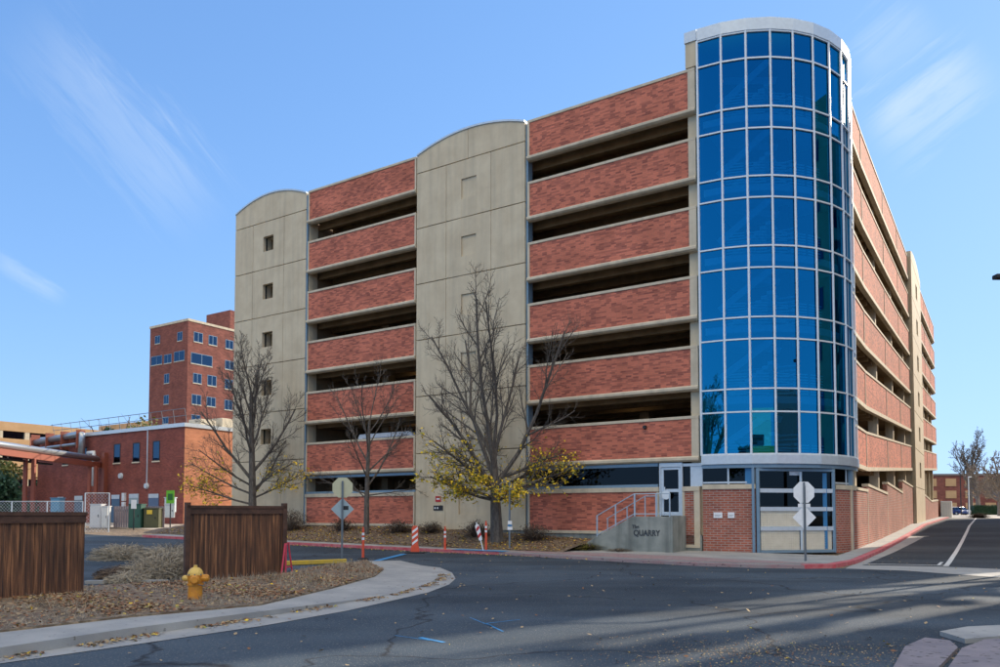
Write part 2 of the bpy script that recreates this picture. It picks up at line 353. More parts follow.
sheet('ground', [(-3000, -400), (3000, -400), (3000, 4000), (-3000, 4000)], 0, M['dirt'])
curbL = [(6.0, -5.0), (5.2, -5.9), (3.6, -6.45), (1.95, -6.5), (-2.1, -5.75), (-7.1, -5.0), (-12.5, -5.0), (-20, -5.1), (-32, -5.3)]
cw = [wl(*p) for p in curbL]
sheet('road', [(-90, -60), (90, -60), (90, 20), wl(19.5, -5)] + [wl(6.3, -5)] + cw[1:] + [wl(-80, -6)], .004, M['asphalt'])
sheet('side_street', [wl(6.25, -4.99), wl(19.5, -4.99), wl(19.5, 75), wl(6.25, 75)], .008, M['asphalt2'])
sheet('sunlit_pavement', [wl(5.4, 75), wl(60, 75), wl(90, 140), wl(5.4, 140)], .008, M['lot'])
sheet('parking_lot', [wl(-60, 0), wl(-33, 0), wl(-31.5, 17), wl(-60, 17)], .008, M['lot'])
# concrete pan across the mouth of the side street, stop line, centre line
def G(x, y, z=0):
    f, p, yp = 763.16, .0434, 480.638
    a = (x - 500) / f; b = -(y - yp) / f; c, s = math.cos(p), math.sin(p)
    d = (a, c - b * s, s + b * c); t = (z - 1.78) / d[2]; return (d[0] * t, d[1] * t)
sheet('street_pan', [G(845, 569), G(905, 571), G(1000, 578), G(1200, 594), G(1200, 583), G(1000, 569.5), G(940, 567), G(862, 565.5), wl(7.0, 20), wl(6.26, 20), wl(6.26, -4)], .012, M['walk'])

def line_poly(a, b, wd):
    dx, dy = b[0] - a[0], b[1] - a[1]; l = math.hypot(dx, dy); nx, ny = -dy / l * wd / 2, dx / l * wd / 2
    return [(a[0] - nx, a[1] - ny), (b[0] - nx, b[1] - ny), (b[0] + nx, b[1] + ny), (a[0] + nx, a[1] + ny)]
sheet('centre_line', line_poly(wl(9.0, -2.2), wl(9.05, 74), .16), .016, M['white'])
sheet('short_line', line_poly(wl(8.75, -1.9), wl(8.78, .2), .10), .016, M['white'])
sheet('stop_line', line_poly(G(864, 564.3), G(949, 565.8), .2), .016, M['white'])

# sidewalk, curb and painted apron along the garage
cpt = [wl(x, y) for x, y in curbL]
inner = [wl(x, y + .5) for x, y in [(5.3, -4.9), (4.8, -5.3), (3.5, -5.7), (1.95, -5.75), (-2.1, -5.3), (-7.1, -4.9), (-12.5, -4.9), (-20, -5.0), (-32, -5.2)]]
slab('curb', [wl(6.25, 30), wl(6.25, -2)] + cpt[:2] + [wl(5.0, -5.5), wl(5.7, -4.8), wl(6.0, -2), wl(6.0, 30)], .13, M['redcurb'])
slab('dropped_curb', cpt[1:6] + [wl(-7.1, -4.78), wl(-2.1, -5.53), wl(1.95, -6.08), wl(3.5, -5.99), wl(4.99, -5.49)], lambda x, y: .11, M['walk_pink'])
slab('curb_far', cpt[5:] + list(reversed([wl(x, y + .22) for x, y in curbL[5:]])), .13, M['redcurb'])
slab('curb_end', [wl(6.25, 30.01), wl(6.0, 30.01), wl(6.0, 75), wl(6.25, 75)], .13, M['redcurb'])
slab('sidewalk', [wl(5.99, 75), wl(5.99, -2), wl(5.68, -4.78), wl(4.98, -5.46), wl(3.5, -5.96), wl(1.95, -6.06), wl(-2.1, -5.5), wl(-7.1, -4.76), wl(-12.5, -4.76), wl(-20, -4.86), wl(-32, -5.06), wl(-32, -4.1), wl(-20, -4.0), wl(-12.5, -3.9), wl(-6, -3.8), wl(-4.6, -2.6), wl(-4.4, .1), wl(5.27, .1), wl(5.27, 75)], .134, M['walk'])
sheet('painted_apron', [wl(5.6, -4.9), wl(4.9, -5.4), wl(3.5, -5.9), wl(1.95, -6.0), wl(-2.1, -5.45), wl(-7.0, -4.7), wl(-6.2, -3.9), wl(-2.3, -3.3), (wl(.4, -3.6)), wl(3.2, -4.3)], .140, M['walk_pink'])
sheet('blue_curb_paint', [wl(-9.6, -5.02), wl(-6.9, -5.03), wl(-6.9, -4.4), wl(-9.6, -4.4)], .142, M['bluepaint'])

# planting bed rising to the wall
def bedtop(lx):
    P = [(-34, 1.3), (-30.6, 1.3), (-24, 1.17), (-15.6, 1.2), (-8.7, .92), (-8.6, .86), (-4.6, .72)]
    if lx <= P[0][0]: return P[0][1]
    for (a, za), (b, zb) in zip(P, P[1:]):
        if lx <= b: return za + (zb - za) * (lx - a) / (b - a)
    return .72
def bedz(lx, ly):
    e = ghl(lx, -4.1) + .12; t = min(1, max(0, (ly + 4.05) / 4.05)); t = t ** .75
    return e + (bedtop(lx) - .12 - e) * t
rnd = random.Random(5)
mb = MB(); nx, ny = 110, 16
gridp = [[(lambda lx, ly: (*wl(lx, ly), bedz(lx, ly) + (rnd.uniform(-.03, .05) if 0 < j < ny else 0)))(-34 + 29.4 * i / nx, -4.05 + 4.1 * j / ny) for j in range(ny + 1)] for i in range(nx + 1)]
for i in range(nx):
    for j in range(ny): mb.face([gridp[i][j], gridp[i + 1][j], gridp[i + 1][j + 1], gridp[i][j + 1]])
struct(mb.build('planting_bed', M['chips'], smooth=True))

# corner island: verge, sidewalk, gutter
outer = [(-60, 636 + 0), (0, 664.5), (130, 646), (260, 627), (349, 611), (428, 593), (449, 585), (455.6, 579), (452, 573), (440, 568)]
gut = [G(-300, 706)] + [G(*p) for p in outer[1:]]
curbc = [G(-300, 694, .06), G(0, 659), G(130, 638), G(260, 618), G(344, 604), G(392, 595), G(424, 586), G(436, 580), G(438, 575)]
inn = [G(-300, 660, .1), G(0, 635.4, .1), G(130, 620, .1), G(260, 607, .1), G(332, 588.4, .1), G(375, 576.4, .08), G(383.6, 571, .05), G(366, 564.4, .02)]
def rampz(x, y):
    t = (x + 4.6) / 2.2
    return .12 * (1 - min(1, max(0, t))) + .02
sheet('gutter', gut + [G(400, 563)] + list(reversed(curbc)), .012, M['walk'])
slab('corner_sidewalk', curbc + [G(425, 567), G(400, 563)] + list(reversed(inn)), rampz, M['walk'])
back = [G(366, 564.4, .02), G(300, 573, .05), G(281, 579, .05), G(187, 583, .1), G(84, 589, .1), G(0, 599, .1), G(-300, 640, .1)]
slab('verge', inn + back[1:], lambda x, y: rampz(x, y) + .03 * 1, M['dirt'])

# bottom-right broken curb ramp slabs
M['ramp'] = mat('worn_ramp_concrete', (.2, .18, .2), (.3, .26, .27), scale=1.8, detail=9, bump=.3, speck=((.1, .09, .09), 9, .6))
slab('curb_ramp', [G(893, 672), G(905, 650), G(925, 641), G(950, 644), G(958, 651), G(938, 672)], .05, M['ramp'])
slab('corner_kerb', [G(940, 636), G(968, 631), G(1010, 629), G(1060, 628), G(1060, 640), G(1000, 641), G(965, 644)], .07, M['walk'])
slab('corner_apron', [G(948, 676), G(962, 655), G(985, 646), G(1060, 643), G(1060, 676)], .09, M['ramp'])
for i, (pts, wd) in enumerate([([(420, 638), (444, 643)], .08), ([(486, 624), (503, 632)], .04), ([(486, 624), (520, 620)], .03), ([(395, 636), (430, 641)], .025), ([(470, 618), (492, 627)], .025)]):
    sheet('utility_marking', line_poly(G(*pts[0]), G(*pts[1]), wd), .009, M['bluepaint'])
sheet('blue_curb_strip', line_poly(G(366, 564), G(404, 556), .28), .03, M['bluepaint'])

# ================================================================ PARKING GARAGE
g0 = thing('parking_garage', 'seven level concrete and brick parking garage with round blue glass corner tower', 'parking garage', (AX, AY, 0), -YAW)
Z1, FH, HP = 21.25, 3.05, 1.97
XR = 5.28; SL = .0489
def spandrel_left(x0, x1, zt, zb, top=.13, side=.2, rside=None):
    rside = rside or side
    f = MB(); y0, y1 = -.04, .24
    f.box(x0, x1, y0, y1, zt - top, zt); f.box(x0, x0 + side, y0, y1, zb + .2, zt - top - .001); f.box(x1 - rside, x1, y0, y1, zb + .2, zt - top - .001)
    f.prism([(-.13, zb + .06), (-.13, zb + .17), (y0 - .003, zb + .23), (y1, zb + .23), (y1, zb), (-.02, zb)], 'x', x0, x1)
    o = f.build('spandrel_panel', M['conc_trim'], g0, bevel=.012)
    b = MB(); b.box(x0 + side - .01, x1 - rside + .01, .0, y1 - .03, zb + .2, zt - top + .01)
    b.build('brick_field', M['brick'], o); return o
secs = [(-24.0, -15.66), (-8.62, -.12)]
for k in range(1, 7):
    zt = Z1 - FH * (k - 1); zb = zt - HP
    if k == 1: zt += .06
    for i, (x0, x1) in enumerate(secs): spandrel_left(x0, x1, zt, zb, side=.1 if i == 0 else .12, rside=.1 if i == 0 else .33)
# ground level base walls
zt7 = Z1 - 6 * FH
for (x0, x1, zb, nm) in [(-24.0, -15.66, 1.1, 0), (-8.62, -1.95, .86, 0), (-.88, -.12, .32, 1)]:
    f = MB(); f.box(x0, x1, -.06, .24, zt7 - .2, zt7); f.box(x0, x0 + .1, -.04, .24, zb + .14, zt7 - .201); f.box(x1 - (.25 if nm else .1), x1, -.04, .24, zb + .14, zt7 - .201); f.box(x0, x1, -.07, .24, zb, zb + .139)
    o = f.build('base_wall', M['conc_trim'], g0, bevel=.012)
    b = MB(); b.box(x0 + .09, x1 - (.24 if nm else .09), 0, .2, zb + .13, zt7 - .19); b.build('brick_field', M['brick'] if not nm else M['brick_low'], o)
for a_ in ((-30.7, -8.7, .02, .3, -.3, 1.09), (-8.69, -.05, .0, .25, -.3, .855), (-.9, -.06, -.035, -.001, -.3, .319)): MB().box(*a_).build('foundation', M['base_conc'], g0)
# blue-grey trim line under the first spandrels and window band
for x0, x1 in ((-24.0, -15.66), (-8.62, -2.0)):
    zb = Z1 - 5 * FH - HP
    f = MB(); f.box(x0, x1, .06, .2, zb - .16, zb - .01); f.box(x0, x1, .02, .2, zt7 + .003, zt7 + .13)
    fr = f.build('window_frame', M['steelblue'], g0, bevel=.008)
    if x0 > -10:
        q = MB(); q.face([(x0, .13, zt7 + .1), (x1, .13, zt7 + .1), (x1, .13, zb - .1), (x0, .13, zb - .1)])
        for i in range(1, 6): fr2 = None
        q.build('pane', M['glass_black'], fr)
# mesh security screen bars in the left opening
# end pilaster and back return
f = MB(); f.box(-.53, -.02, .2, .9, .3, 22.45); f.build('pilaster', M['conc'], g0, bevel=.015)
MB().box(-24.12, -24.0, .12, .8, .3, 21.15).build('pilaster', M['conc'], g0); MB().box(-15.66, -15.6, .12, .8, .3, 21.15).build('pilaster', M['conc'], g0)

# stair towers: panel grid with open joints over a dark core
def clip_rects(x0, x1, z0, z1, hole):
    if not hole: return [(x0, x1, z0, z1)]
    a, b, c, d = hole
    return [(x0, a, z0, z1), (b, x1, z0, z1), (a, b, z0, c), (a, b, d, z1)]
def stair_tower(x0, x1, ztop, rise, seams, vs, zbase, holes, blind, top_v=None):
    o = MB().box(x0 + .03, x1 - .03, .16, .3, zbase, ztop - .1)
    core = None
    J = .022; yf = -.05; yb = .15
    body = MB()
    cols = [x0] + vs + [x1]
    rows = [zbase] + sorted(seams)
    for r in range(len(rows) - 1):
        z0, z1 = rows[r], rows[r + 1]
        for c in range(3):
            a, b = cols[c] + (J / 2 if c else 0), cols[c + 1] - (J / 2 if c < 2 else 0)
            hole = None
            if c == 1:
                for h in holes + blind:
                    if h[2] > z0 and h[3] < z1: hole = h
            for (p, q, s_, t) in clip_rects(a, b, z0 + J, z1 - J, hole): body.box(p, q, yf, yb, s_, t)
            if hole in blind and hole: body.box(hole[0] - .002, hole[1] + .002, yf + .07, yb, hole[2] - .002, hole[3] + .002)
    # arched crown
    n = 16; z0 = rows[-1] + J
    xs = [x0 + (x1 - x0) * i / n for i in range(n + 1)]
    zz = [ztop + rise * (1 - (2 * i / n - 1) ** 2) for i in range(n + 1)]
    if top_v:
        for (a, b) in ((x0, top_v - J / 2), (top_v + J / 2, x1)):
            pts = [(a, z0), (b, z0)] + [(x, z) for x, z in reversed([(x, z) for x, z in zip(xs, zz) if a - .01 <= x <= b + .01])]
            zi = lambda x: ztop + rise * (1 - (2 * (x - x0) / (x1 - x0) - 1) ** 2)
            if a > x0: pts.append((a, zi(a)))
            if b < x1: pts.insert(2, (b, zi(b)))
            body.prism(pts, 'y', yf, yb)
    else: body.prism([(x0, z0), (x1, z0)] + list(reversed(list(zip(xs, zz)))), 'y', yf, yb)
    t = body.build('stair_tower', M['conc'], g0, bevel=.008)
    cp = MB()
    for i in range(n): cp.prism([(xs[i], zz[i] + .002), (xs[i + 1], zz[i + 1] + .002), (xs[i + 1], zz[i + 1] + .1), (xs[i], zz[i] + .1)], 'y', yf - .05, yb + 4.0)
    cp.build('metal_coping', M['alu'], t)
    # core behind the joints, split round the window openings
    b = MB()
    zs = sorted(set([zbase] + [h[2] for h in holes] + [h[3] for h in holes] + [ztop]))
    if holes:
        a0, b0 = holes[0][0], holes[0][1]
        b.box(x0 + .02, a0, .152, .3, zbase, ztop); b.box(b0, x1 - .02, .152, .3, zbase, ztop)
        last = zbase
        for h in sorted(holes, key=lambda h: h[2]): b.box(a0, b0, .152, .3, last, h[2]); last = h[3]
        b.box(a0, b0, .152, .3, last, ztop)
    else: b.box(x0 + .02, x1 - .02, .152, .3, zbase, ztop)
    b.build('core_wall', M['joint'], t)
    # window reveals
    for h in holes:
        q = MB(); a, c, d, e = h
        q.box(a - .06, a - .001, yf + .01, .75, d - .06, e + .06); q.box(c + .001, c + .06, yf + .01, .75, d - .06, e + .06)
        q.box(a - .001, c + .001, yf + .01, .75, d - .06, d - .001); q.box(a - .001, c + .001, yf + .01, .75, e + .001, e + .06)
        wn = q.build('window', M['conc_trim'], t)
        k = MB(); k.box(a, c, .7, .76, d, e); k.box(a, a + (c - a) * .45, .6, .69, d, e); k.build('window_infill', M['soffit'], wn)
    return t
seL = [20.2 - 3.03 * i for i in range(6)]
wins = [(-27.97, -27.03, 18.3 - 3.05 * i, 19.25 - 3.05 * i) for i in range(5)]
wins[4] = (-27.97, -27.03, 6.1, 7.05)
stair_tower(-30.66, -24.13, 21.2, .72, seL, [-28.93, -26.07], .9, wins, [])
seM = [20.3 - 3.06 * i for i in range(6)]
bl = [(-12.62, -11.68, 18.25 - 3.06 * i, 19.3 - 3.06 * i) for i in range(5)] + [(-12.75, -11.1, 1.75, 4.0)]
stair_tower(-15.58, -8.76, 21.27, .62, seM, [-13.6, -10.76], .95, [], bl, top_v=-12.2)
MB().box(-8.755, -8.63, .06, .5, .8, 21.2).build('downpipe', M['steelblue'], g0); MB().box(-24.12, -24.03, -.02, .1, 1.1, 21.1).build('downpipe', M['steelblue'], g0)
# left end wall of the garage
f = MB(); f.box(-30.66, -30.4, .152, 6.5, 0, 21.2); f.build('end_wall', M['conc'], g0)
f = MB(); f.box(-30.4, -12, 6.31, 6.5, 0, 21.2)
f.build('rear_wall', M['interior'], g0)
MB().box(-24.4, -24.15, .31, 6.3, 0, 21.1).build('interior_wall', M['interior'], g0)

# floors, beams, columns
for k in range(1, 7):
    zb = Z1 - FH * (k - 1) - HP
    f = MB(); f.box(-24.0, -15.7, .25, 6.3, zb + .28, zb + .5); f.box(-8.6, -.02, .3, 16, zb + .28, zb + .5); f.box(-15.7, -8.6, .4, 16, zb + .28, zb + .5)
    for i in range(5): f.box(-24, -15.7, .9 + i * 1.15, 1.15 + i * 1.15, zb - .12, zb + .279)
    for i in range(10): f.box(-15.6, -.02 + (5 if i > 5 else 0), .9 + i * 1.5, 1.2 + i * 1.5, zb - .14, zb + .279)
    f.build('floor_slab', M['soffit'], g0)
    zs = zb - .2
    # sloping ramp floors of the side wing
    f = MB(); f.prism([(6.0, zs + .3), (9.5, zs + .3), (74, zs + .3 + SL * 64.5), (74, zs + .5 + SL * 64.5), (9.5, zs + .5), (6.0, zs + .5)], 'x', -14, XR - .28)
    f.build('ramp_slab', M['soffit'], g0)
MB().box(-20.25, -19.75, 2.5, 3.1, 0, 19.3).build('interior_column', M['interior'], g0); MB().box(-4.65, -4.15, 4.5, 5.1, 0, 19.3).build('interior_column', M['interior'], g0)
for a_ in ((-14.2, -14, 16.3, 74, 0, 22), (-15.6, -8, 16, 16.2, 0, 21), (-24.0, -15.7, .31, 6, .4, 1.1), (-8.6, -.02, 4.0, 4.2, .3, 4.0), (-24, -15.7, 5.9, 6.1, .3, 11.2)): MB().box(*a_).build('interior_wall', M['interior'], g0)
for (x, y, k) in [(-18.0, 2.4, 4), (-17.7, 2.4, 5), (-17.3, 2.4, 5), (-3.0, 4, 4), (-4.6, 3, 5), (-6.2, 3, 2)]:
    zb = Z1 - FH * (k - 1) - HP
    MB().box(x - .09, x + .09, y - .06, y + .06, zb + .1, zb + .2).build('ceiling_light', plain('lamp_glow', (1, .8, .5), .5, 0, (1, .78, .45), 3) if 'lamp_glow' not in bpy.data.materials else bpy.data.materials['lamp_glow'], g0)

# ---- right-hand facade: sloping spandrels following the ramp
def zr(y): return SL * max(0, y - 9.4)
def spandrel_right(ya, yb, zt, zb, joints, x=XR, near=False, flatb=False, name='spandrel_panel'):
    ys = [ya] + [j for j in sorted(set(joints + [9.4])) if ya < j < yb] + [yb]
    f = MB(); d = -.2
    zfb = (lambda y: zb + zr(y))
    for p, q in zip(ys, ys[1:]):
        f.prism([(p, zt + zr(p) - .12), (q, zt + zr(q) - .12), (q, zt + zr(q)), (p, zt + zr(p))], 'x', x - .22, x)
        f.prism([(p, zfb(p)), (q, zfb(q)), (q, zfb(q) + .2), (p, zfb(p) + .2)], 'x', x - .22, x + .025)
    for j in ys:
        wj = .28 if j in (ya, yb) else .09
        a, b = (j, j + wj) if j == ya else ((j - wj, j) if j == yb else (j - wj / 2, j + wj / 2))
        f.prism([(a, zfb(a) + .2), (b, zfb(b) + .2), (b, zt + zr(b) - .121), (a, zt + zr(a) - .121)], 'x', x - .22, x - .003)
    if near: f.prism([(ya - .12, zb), (ya - .002, zb), (ya - .002, zt), (ya - .12, zt)], 'x', x - .5, x + .02)
    o = f.build(name, M['conc_trim'], g0)
    b = MB()
    for p, q in zip(ys, ys[1:]): b.prism([(p, zfb(p) + .19), (q, zfb(q) + .19), (q, zt + zr(q) - .11), (p, zt + zr(p) - .11)], 'x', x - .19, x - .035)
    b.build('brick_field', M['brick'], o); return o
ZR = Z1 - .15
for k in range(1, 7):
    zt = ZR - FH * (k - 1)
    spandrel_right(5.15, 36.4, zt, zt - HP, [9.4, 18.9, 27.6], near=True)
    zt2 = zt
    spandrel_right(46.6, 72.0, zt2, zt2 - HP, [55, 63.5])
    # rounded far end
    f = MB(); b = MB()
    za = zt + zr(72); pr_ = [(XR - 2 + 2 * math.cos(a), 72 + 2 * math.sin(a)) for a in [math.pi / 2 * i / 6 for i in range(7)]]
    inn_ = [(XR - 2 + 1.78 * math.cos(a), 72 + 1.78 * math.sin(a)) for a in [math.pi / 2 * i / 6 for i in range(7)]]
    f.prism(pr_ + inn_[::-1], 'z', za - HP, za - HP + .2); f.prism(pr_ + inn_[::-1], 'z', za - .12, za)
    o = f.build('spandrel_panel', M['conc_trim'], g0)
    b.prism([(XR - 2 + 1.96 * math.cos(a), 72 + 1.96 * math.sin(a)) for a in [math.pi / 2 * i / 6 for i in range(7)]] + inn_[::-1], 'z', za - HP + .19, za - .11)
    b.build('brick_field', M['brick'], o)
for yy in (7.3, 16.4, 25.2, 33.6, 50, 56, 62, 68):
    f = MB(); f.box(XR - .75, XR - .26, yy - .22, yy + .22, 0, 19 + zr(yy)); f.build('column', M['conc'], g0, bevel=.02)
# stair tower on the right side
f = MB(); n = 12; y0, y1 = 36.5, 46.5
zq = [3.9, 7.0, 10.0, 13.0, 16.1, 19.2, 22.2]
for i, (a, b) in enumerate(zip([.4] + zq, zq)):
    for (c, d) in ((y0, 40.8), (40.83, 42.4), (42.43, y1)):
        if c == 40.83 and a > 1: f.box(XR - .2, XR + .22, c, d, a + .02, a + .9); f.box(XR - .2, XR + .22, c, d, b - .9, b - .02); f.box(XR - .2, XR + .05, c, d, a + .9, b - .9)
        else: f.box(XR - .2, XR + .22, c, d, a + .02, b - .02)
ysx = [y0 + (y1 - y0) * i / n for i in range(n + 1)]
f.prism([(y0, 22.24), (y1, 22.24)] + [(y, 22.85 + .55 * (1 - (2 * (y - y0) / (y1 - y0) - 1) ** 2)) for y in reversed(ysx)], 'x', XR - .2, XR + .22)
f.box(XR - 3, XR + .219, y0, y0 + .15, .4, 22.85)
t = f.build('stair_tower', M['soffit'] if False else M['conc'], g0, bevel=.01)
MB().box(XR - 3, XR - .201, y0 + .16, y1 - .05, .4, 22.2).build('core_wall', M['joint'], t)
# stepped brick base wall on the right
zg = lambda y: ghl(XR, y) - .1
f = MB(); b = MB()
for (a, c, ta, tb) in [(5.2, 9.3, 2.98, 2.98), (9.3, 18.0, 3.26, 3.02), (18.0, 27.6, 3.66, 3.3), (27.6, 36.45, 4.15, 3.95)]:
    b.prism([(a, zg(a)), (c, zg(c)), (c, tb - .13), (a, ta - .13)], 'x', XR - .25, XR)
    f.prism([(a, ta - .129), (c, tb - .129), (c, tb), (a, ta)], 'x', XR - .27, XR + .04)
    if c < 30: f.prism([(c - .06, zg(c)), (c + .06, zg(c)), (c + .06, ta - .14), (c - .06, ta - .14)], 'x', XR - .2, XR + .012)
o = b.build('base_wall', M['brick_low'], g0); f.build('wall_coping', M['conc_trim'], o)
b = MB(); f = MB()
b.prism([(46.55, .7), (72, 1.0), (72, 3.3), (60, 3.0), (46.55, 3.6)], 'x', XR - .25, XR); f.prism([(46.55, 3.6), (60, 3.0), (60, 3.15), (46.55, 3.75)], 'x', XR - .27, XR + .04); f.prism([(60, 3.0), (72, 3.3), (72, 3.45), (60, 3.15)], 'x', XR - .27, XR + .04)
o = b.build('base_wall', M['brick_low'], g0); f.build('wall_coping', M['conc_trim'], o)
MB().box(XR - 4.2, XR - 4, 9, 72, 0, 7.5).build('interior_wall', M['interior'], g0)
# orange-red block wall glimpsed in the lower opening
MB().box(XR - 1.2, XR - 1.0, 10.5, 12.6, 1.0, 3.9).build('interior_wall', plain('orange_wall', (.6, .15, .05), .7), g0)

# ---- round glass tower
RT = 5.28; ANG = [0, 10.9, 21.9, 32.9, 43.8, 54.7, 65.6, 76.5, 87.4, 98]
def cp_(a, r=RT): a = math.radians(a); return (r * math.sin(a), RT - r * math.cos(a))
HZ = [4.28, 6.05, 7.02, 9.12, 10.05, 12.15, 13.08, 15.16, 16.08, 18.15, 19.08, 21.2, 22.37]
for i, (a, b) in enumerate(zip(ANG, ANG[1:])):
    q = MB(); p0, p1 = cp_(a), cp_(b)
    for z0, z1 in zip(HZ, HZ[1:]):
        jt = [rnd.uniform(-.006, .006) for _ in range(3)]; aa_, bb_ = cp_(a, RT + jt[0]), cp_(b, RT + jt[1]); cc_ = cp_(b, RT + jt[1] + jt[2]); dd_ = cp_(a, RT + jt[0] + jt[2])
        q.face([(*aa_, z0), (*bb_, z0), (*cc_, z1), (*dd_, z1)])
    pn = q.build('glass_panel', M['glass'], g0)
def ribbon(r0, r1, z0, z1, A):
    q = MB(); n = len(A); P = [cp_(a, r1) for a in A]; Q = [cp_(a, r0) for a in A]
    for i in range(n - 1):
        q.face([(*P[i], z0), (*P[i + 1], z0), (*P[i + 1], z1), (*P[i], z1)]); q.face([(*Q[i + 1], z0), (*Q[i], z0), (*Q[i], z1), (*Q[i + 1], z1)])
        q.face([(*P[i], z1), (*P[i + 1], z1), (*Q[i + 1], z1), (*Q[i], z1)]); q.face([(*Q[i], z0), (*Q[i + 1], z0), (*P[i + 1], z0), (*P[i], z0)])
    q.face([(*Q[0], z0), (*P[0], z0), (*P[0], z1), (*Q[0], z1)]); q.face([(*P[-1], z0), (*Q[-1], z0), (*Q[-1], z1), (*P[-1], z1)])
    return q
for z in HZ: ribbon(RT + .005, RT + .07, z - .032, z + .032, ANG).build('transom', M['alu_w'], g0)
for a in ANG:
    p = cp_(a, RT + .04); q = MB(); q.bar((*p, 4.25), (*p, 22.4), .075, .11); q.build('mullion', M['alu_w'], g0)
# parapet, fascia band
def ring(mbx, r0, r1, z0, z1, A):
    for a, b in zip(A, A[1:]):
        P0, P1, Q0, Q1 = cp_(a, r0), cp_(b, r0), cp_(a, r1), cp_(b, r1)
        mbx.prism([P0, P1, Q1, Q0], 'z', z0, z1)
AA = [0, 10.9, 21.9, 32.9, 43.8, 54.7, 65.6, 76.5, 87.4, 98]
MB().box(-.56, -.02, -.1, .2, 22.46, 22.93).build('parapet', M['alu'], g0)
ribbon(RT - .15, RT + .1, 22.4, 22.93, AA).build('parapet', M['alu'], g0, bevel=.01)
MB().box(-.53, .0, -.05, .2, 21.35, 22.455).build('pilaster', M['conc'], g0)
ribbon(RT - .2, RT + .12, 3.86, 4.24, AA).build('fascia_band', M['alu'], g0, bevel=.01)
ribbon(RT - .2, RT + .05, 3.7, 3.855, AA).build('fascia_trim', M['steelblue'], g0)
# tower floors and stairs seen through the glass
inter = plain('pale_stair_paint', (.8, .82, .84), .6)
for z in [Z1 - FH * k for k in range(0, 6)]:
    f = MB(); f.prism([cp_(a, RT - .35) for a in ANG] + [(0, RT)], 'z', z - 2.6, z - 2.3)
    f.build('landing_slab', inter, g0)
    st = MB()
    for s_ in range(9): st.box(.5 + s_ * .24, .76 + s_ * .24, 1.5, 2.6, z - 2.25 + s_ * .17, z - 2.1 + s_ * .17)
    st.bar((.4, 1.45, z - 1.3), (2.7, 1.45, z + .2), .06, .3); st.bar((2.7, 2.7, z - .1), (.4, 2.7, z + .6), .06, .3)
    for s_ in range(7): st.box(.4, 3.4, 2.9, 2.95, z - 2.0 + s_ * .2, z - 1.93 + s_ * .2)
    st.build('stair_flight', inter, g0)
    lv = MB()
    for s_ in range(8):
        for a, b in zip(ANG[1:6], ANG[2:7]): lv.bar((*cp_(a + 1, RT - .5), z - 2.15 + s_ * .12), (*cp_(b - 1, RT - .5), z - 2.15 + s_ * .12), .03, .05)
    lv.build('louvre_screen', inter, g0)
f = MB(); f.box(-.02, 5.0, 4.9, 5.1, .3, 22.4); f.box(-.02, .1, .35, 5, .3, 22.4); f.box(2.6, 3.0, 3.2, 3.6, .2, 22.3); f.prism([cp_(a, RT - .2) for a in ANG] + [(0, RT)], 'z', 22.42, 22.6); f.build('tower_core', plain('blue_painted_wall', (.06, .11, .17), .6), g0)
# stepped return column between glass and side facade
MB().box(XR - .45, XR - .05, 4.5, 5.0, .2, 22.0).build('corner_column', M['steelblue'], g0)
# tower ground level: brick, dark windows, gate, brick
for A_ in ([0, 8, 16, 23.4], [65, 73, 82, 90]):
    ow = ribbon(RT - .25, RT - .02, .1, 2.82, A_).build('base_wall', M['brick_low'], g0)
    ribbon(RT - .27, RT + .03, 2.822, 3.02, A_).build('wall_coping', M['conc_trim'], ow)
for a, b in ((0, 11.7), (11.7, 23.4), (65, 77.5), (77.5, 90)):
    p, q = cp_(a, RT - .12), cp_(b, RT - .12)
    fr = MB(); fr.bar((*p, 3.1), (*q, 3.1), .06, .07); fr.bar((*q, 3.03), (*q, 3.7), .07, .07)
    fo = fr.build('window_frame', M['alu'], g0); w_ = MB(); w_.face([(*p, 3.02), (*q, 3.02), (*q, 3.72), (*p, 3.72)]); w_.build('pane', M['glass_black'], fo)
MB().bar((*cp_(22.5, RT - .0), .13), (*cp_(22.5, RT - .0), 3.75), .1, .1).build('downpipe', M['steelblue'], g0)
MB().bar((*cp_(80.5, RT + .01), .13), (*cp_(80.5, RT + .01), 2.95), .1, .1).build('downpipe', M['conc_trim'], g0)
# roller gate
pa, pb = Vector(cp_(24.6, RT - .02)), Vector(cp_(63.8, RT - .02)); dv = (pb - pa); ln = dv.length; dv.normalize(); nv = Vector((dv.y, -dv.x))
def gp(s, z, o=0): v = pa + dv * s + nv * o; return (v.x, v.y, z)
fr = MB()
for s_ in (0, ln): fr.bar(gp(s_, .14), gp(s_, 3.68), .13, .13)
fr.bar(gp(0, 3.62), gp(ln, 3.62), .12, .12); fr.bar(gp(.07, .2), gp(ln - .07, .2), .1, .12)
gt = fr.build('gate', M['steelblue'], g0, bevel=.01)
fr = MB()
mid = ln * .56
for z in (2.75, 1.98, 1.16): fr.bar(gp(.07, z, .01), gp(ln - .07, z, .01), .08, .17)
fr.bar(gp(mid, .25, .02), gp(mid, 1.1, .02), .09, .1); fr.bar(gp(mid, 1.98, .02), gp(mid, 3.55, .02), .09, .1)
fr.build('gate_rail', M['alu'], gt)
scr = mat('gate_mesh_panel', (.74, .68, .55), (.82, .76, .63), scale=3)
fr = MB()
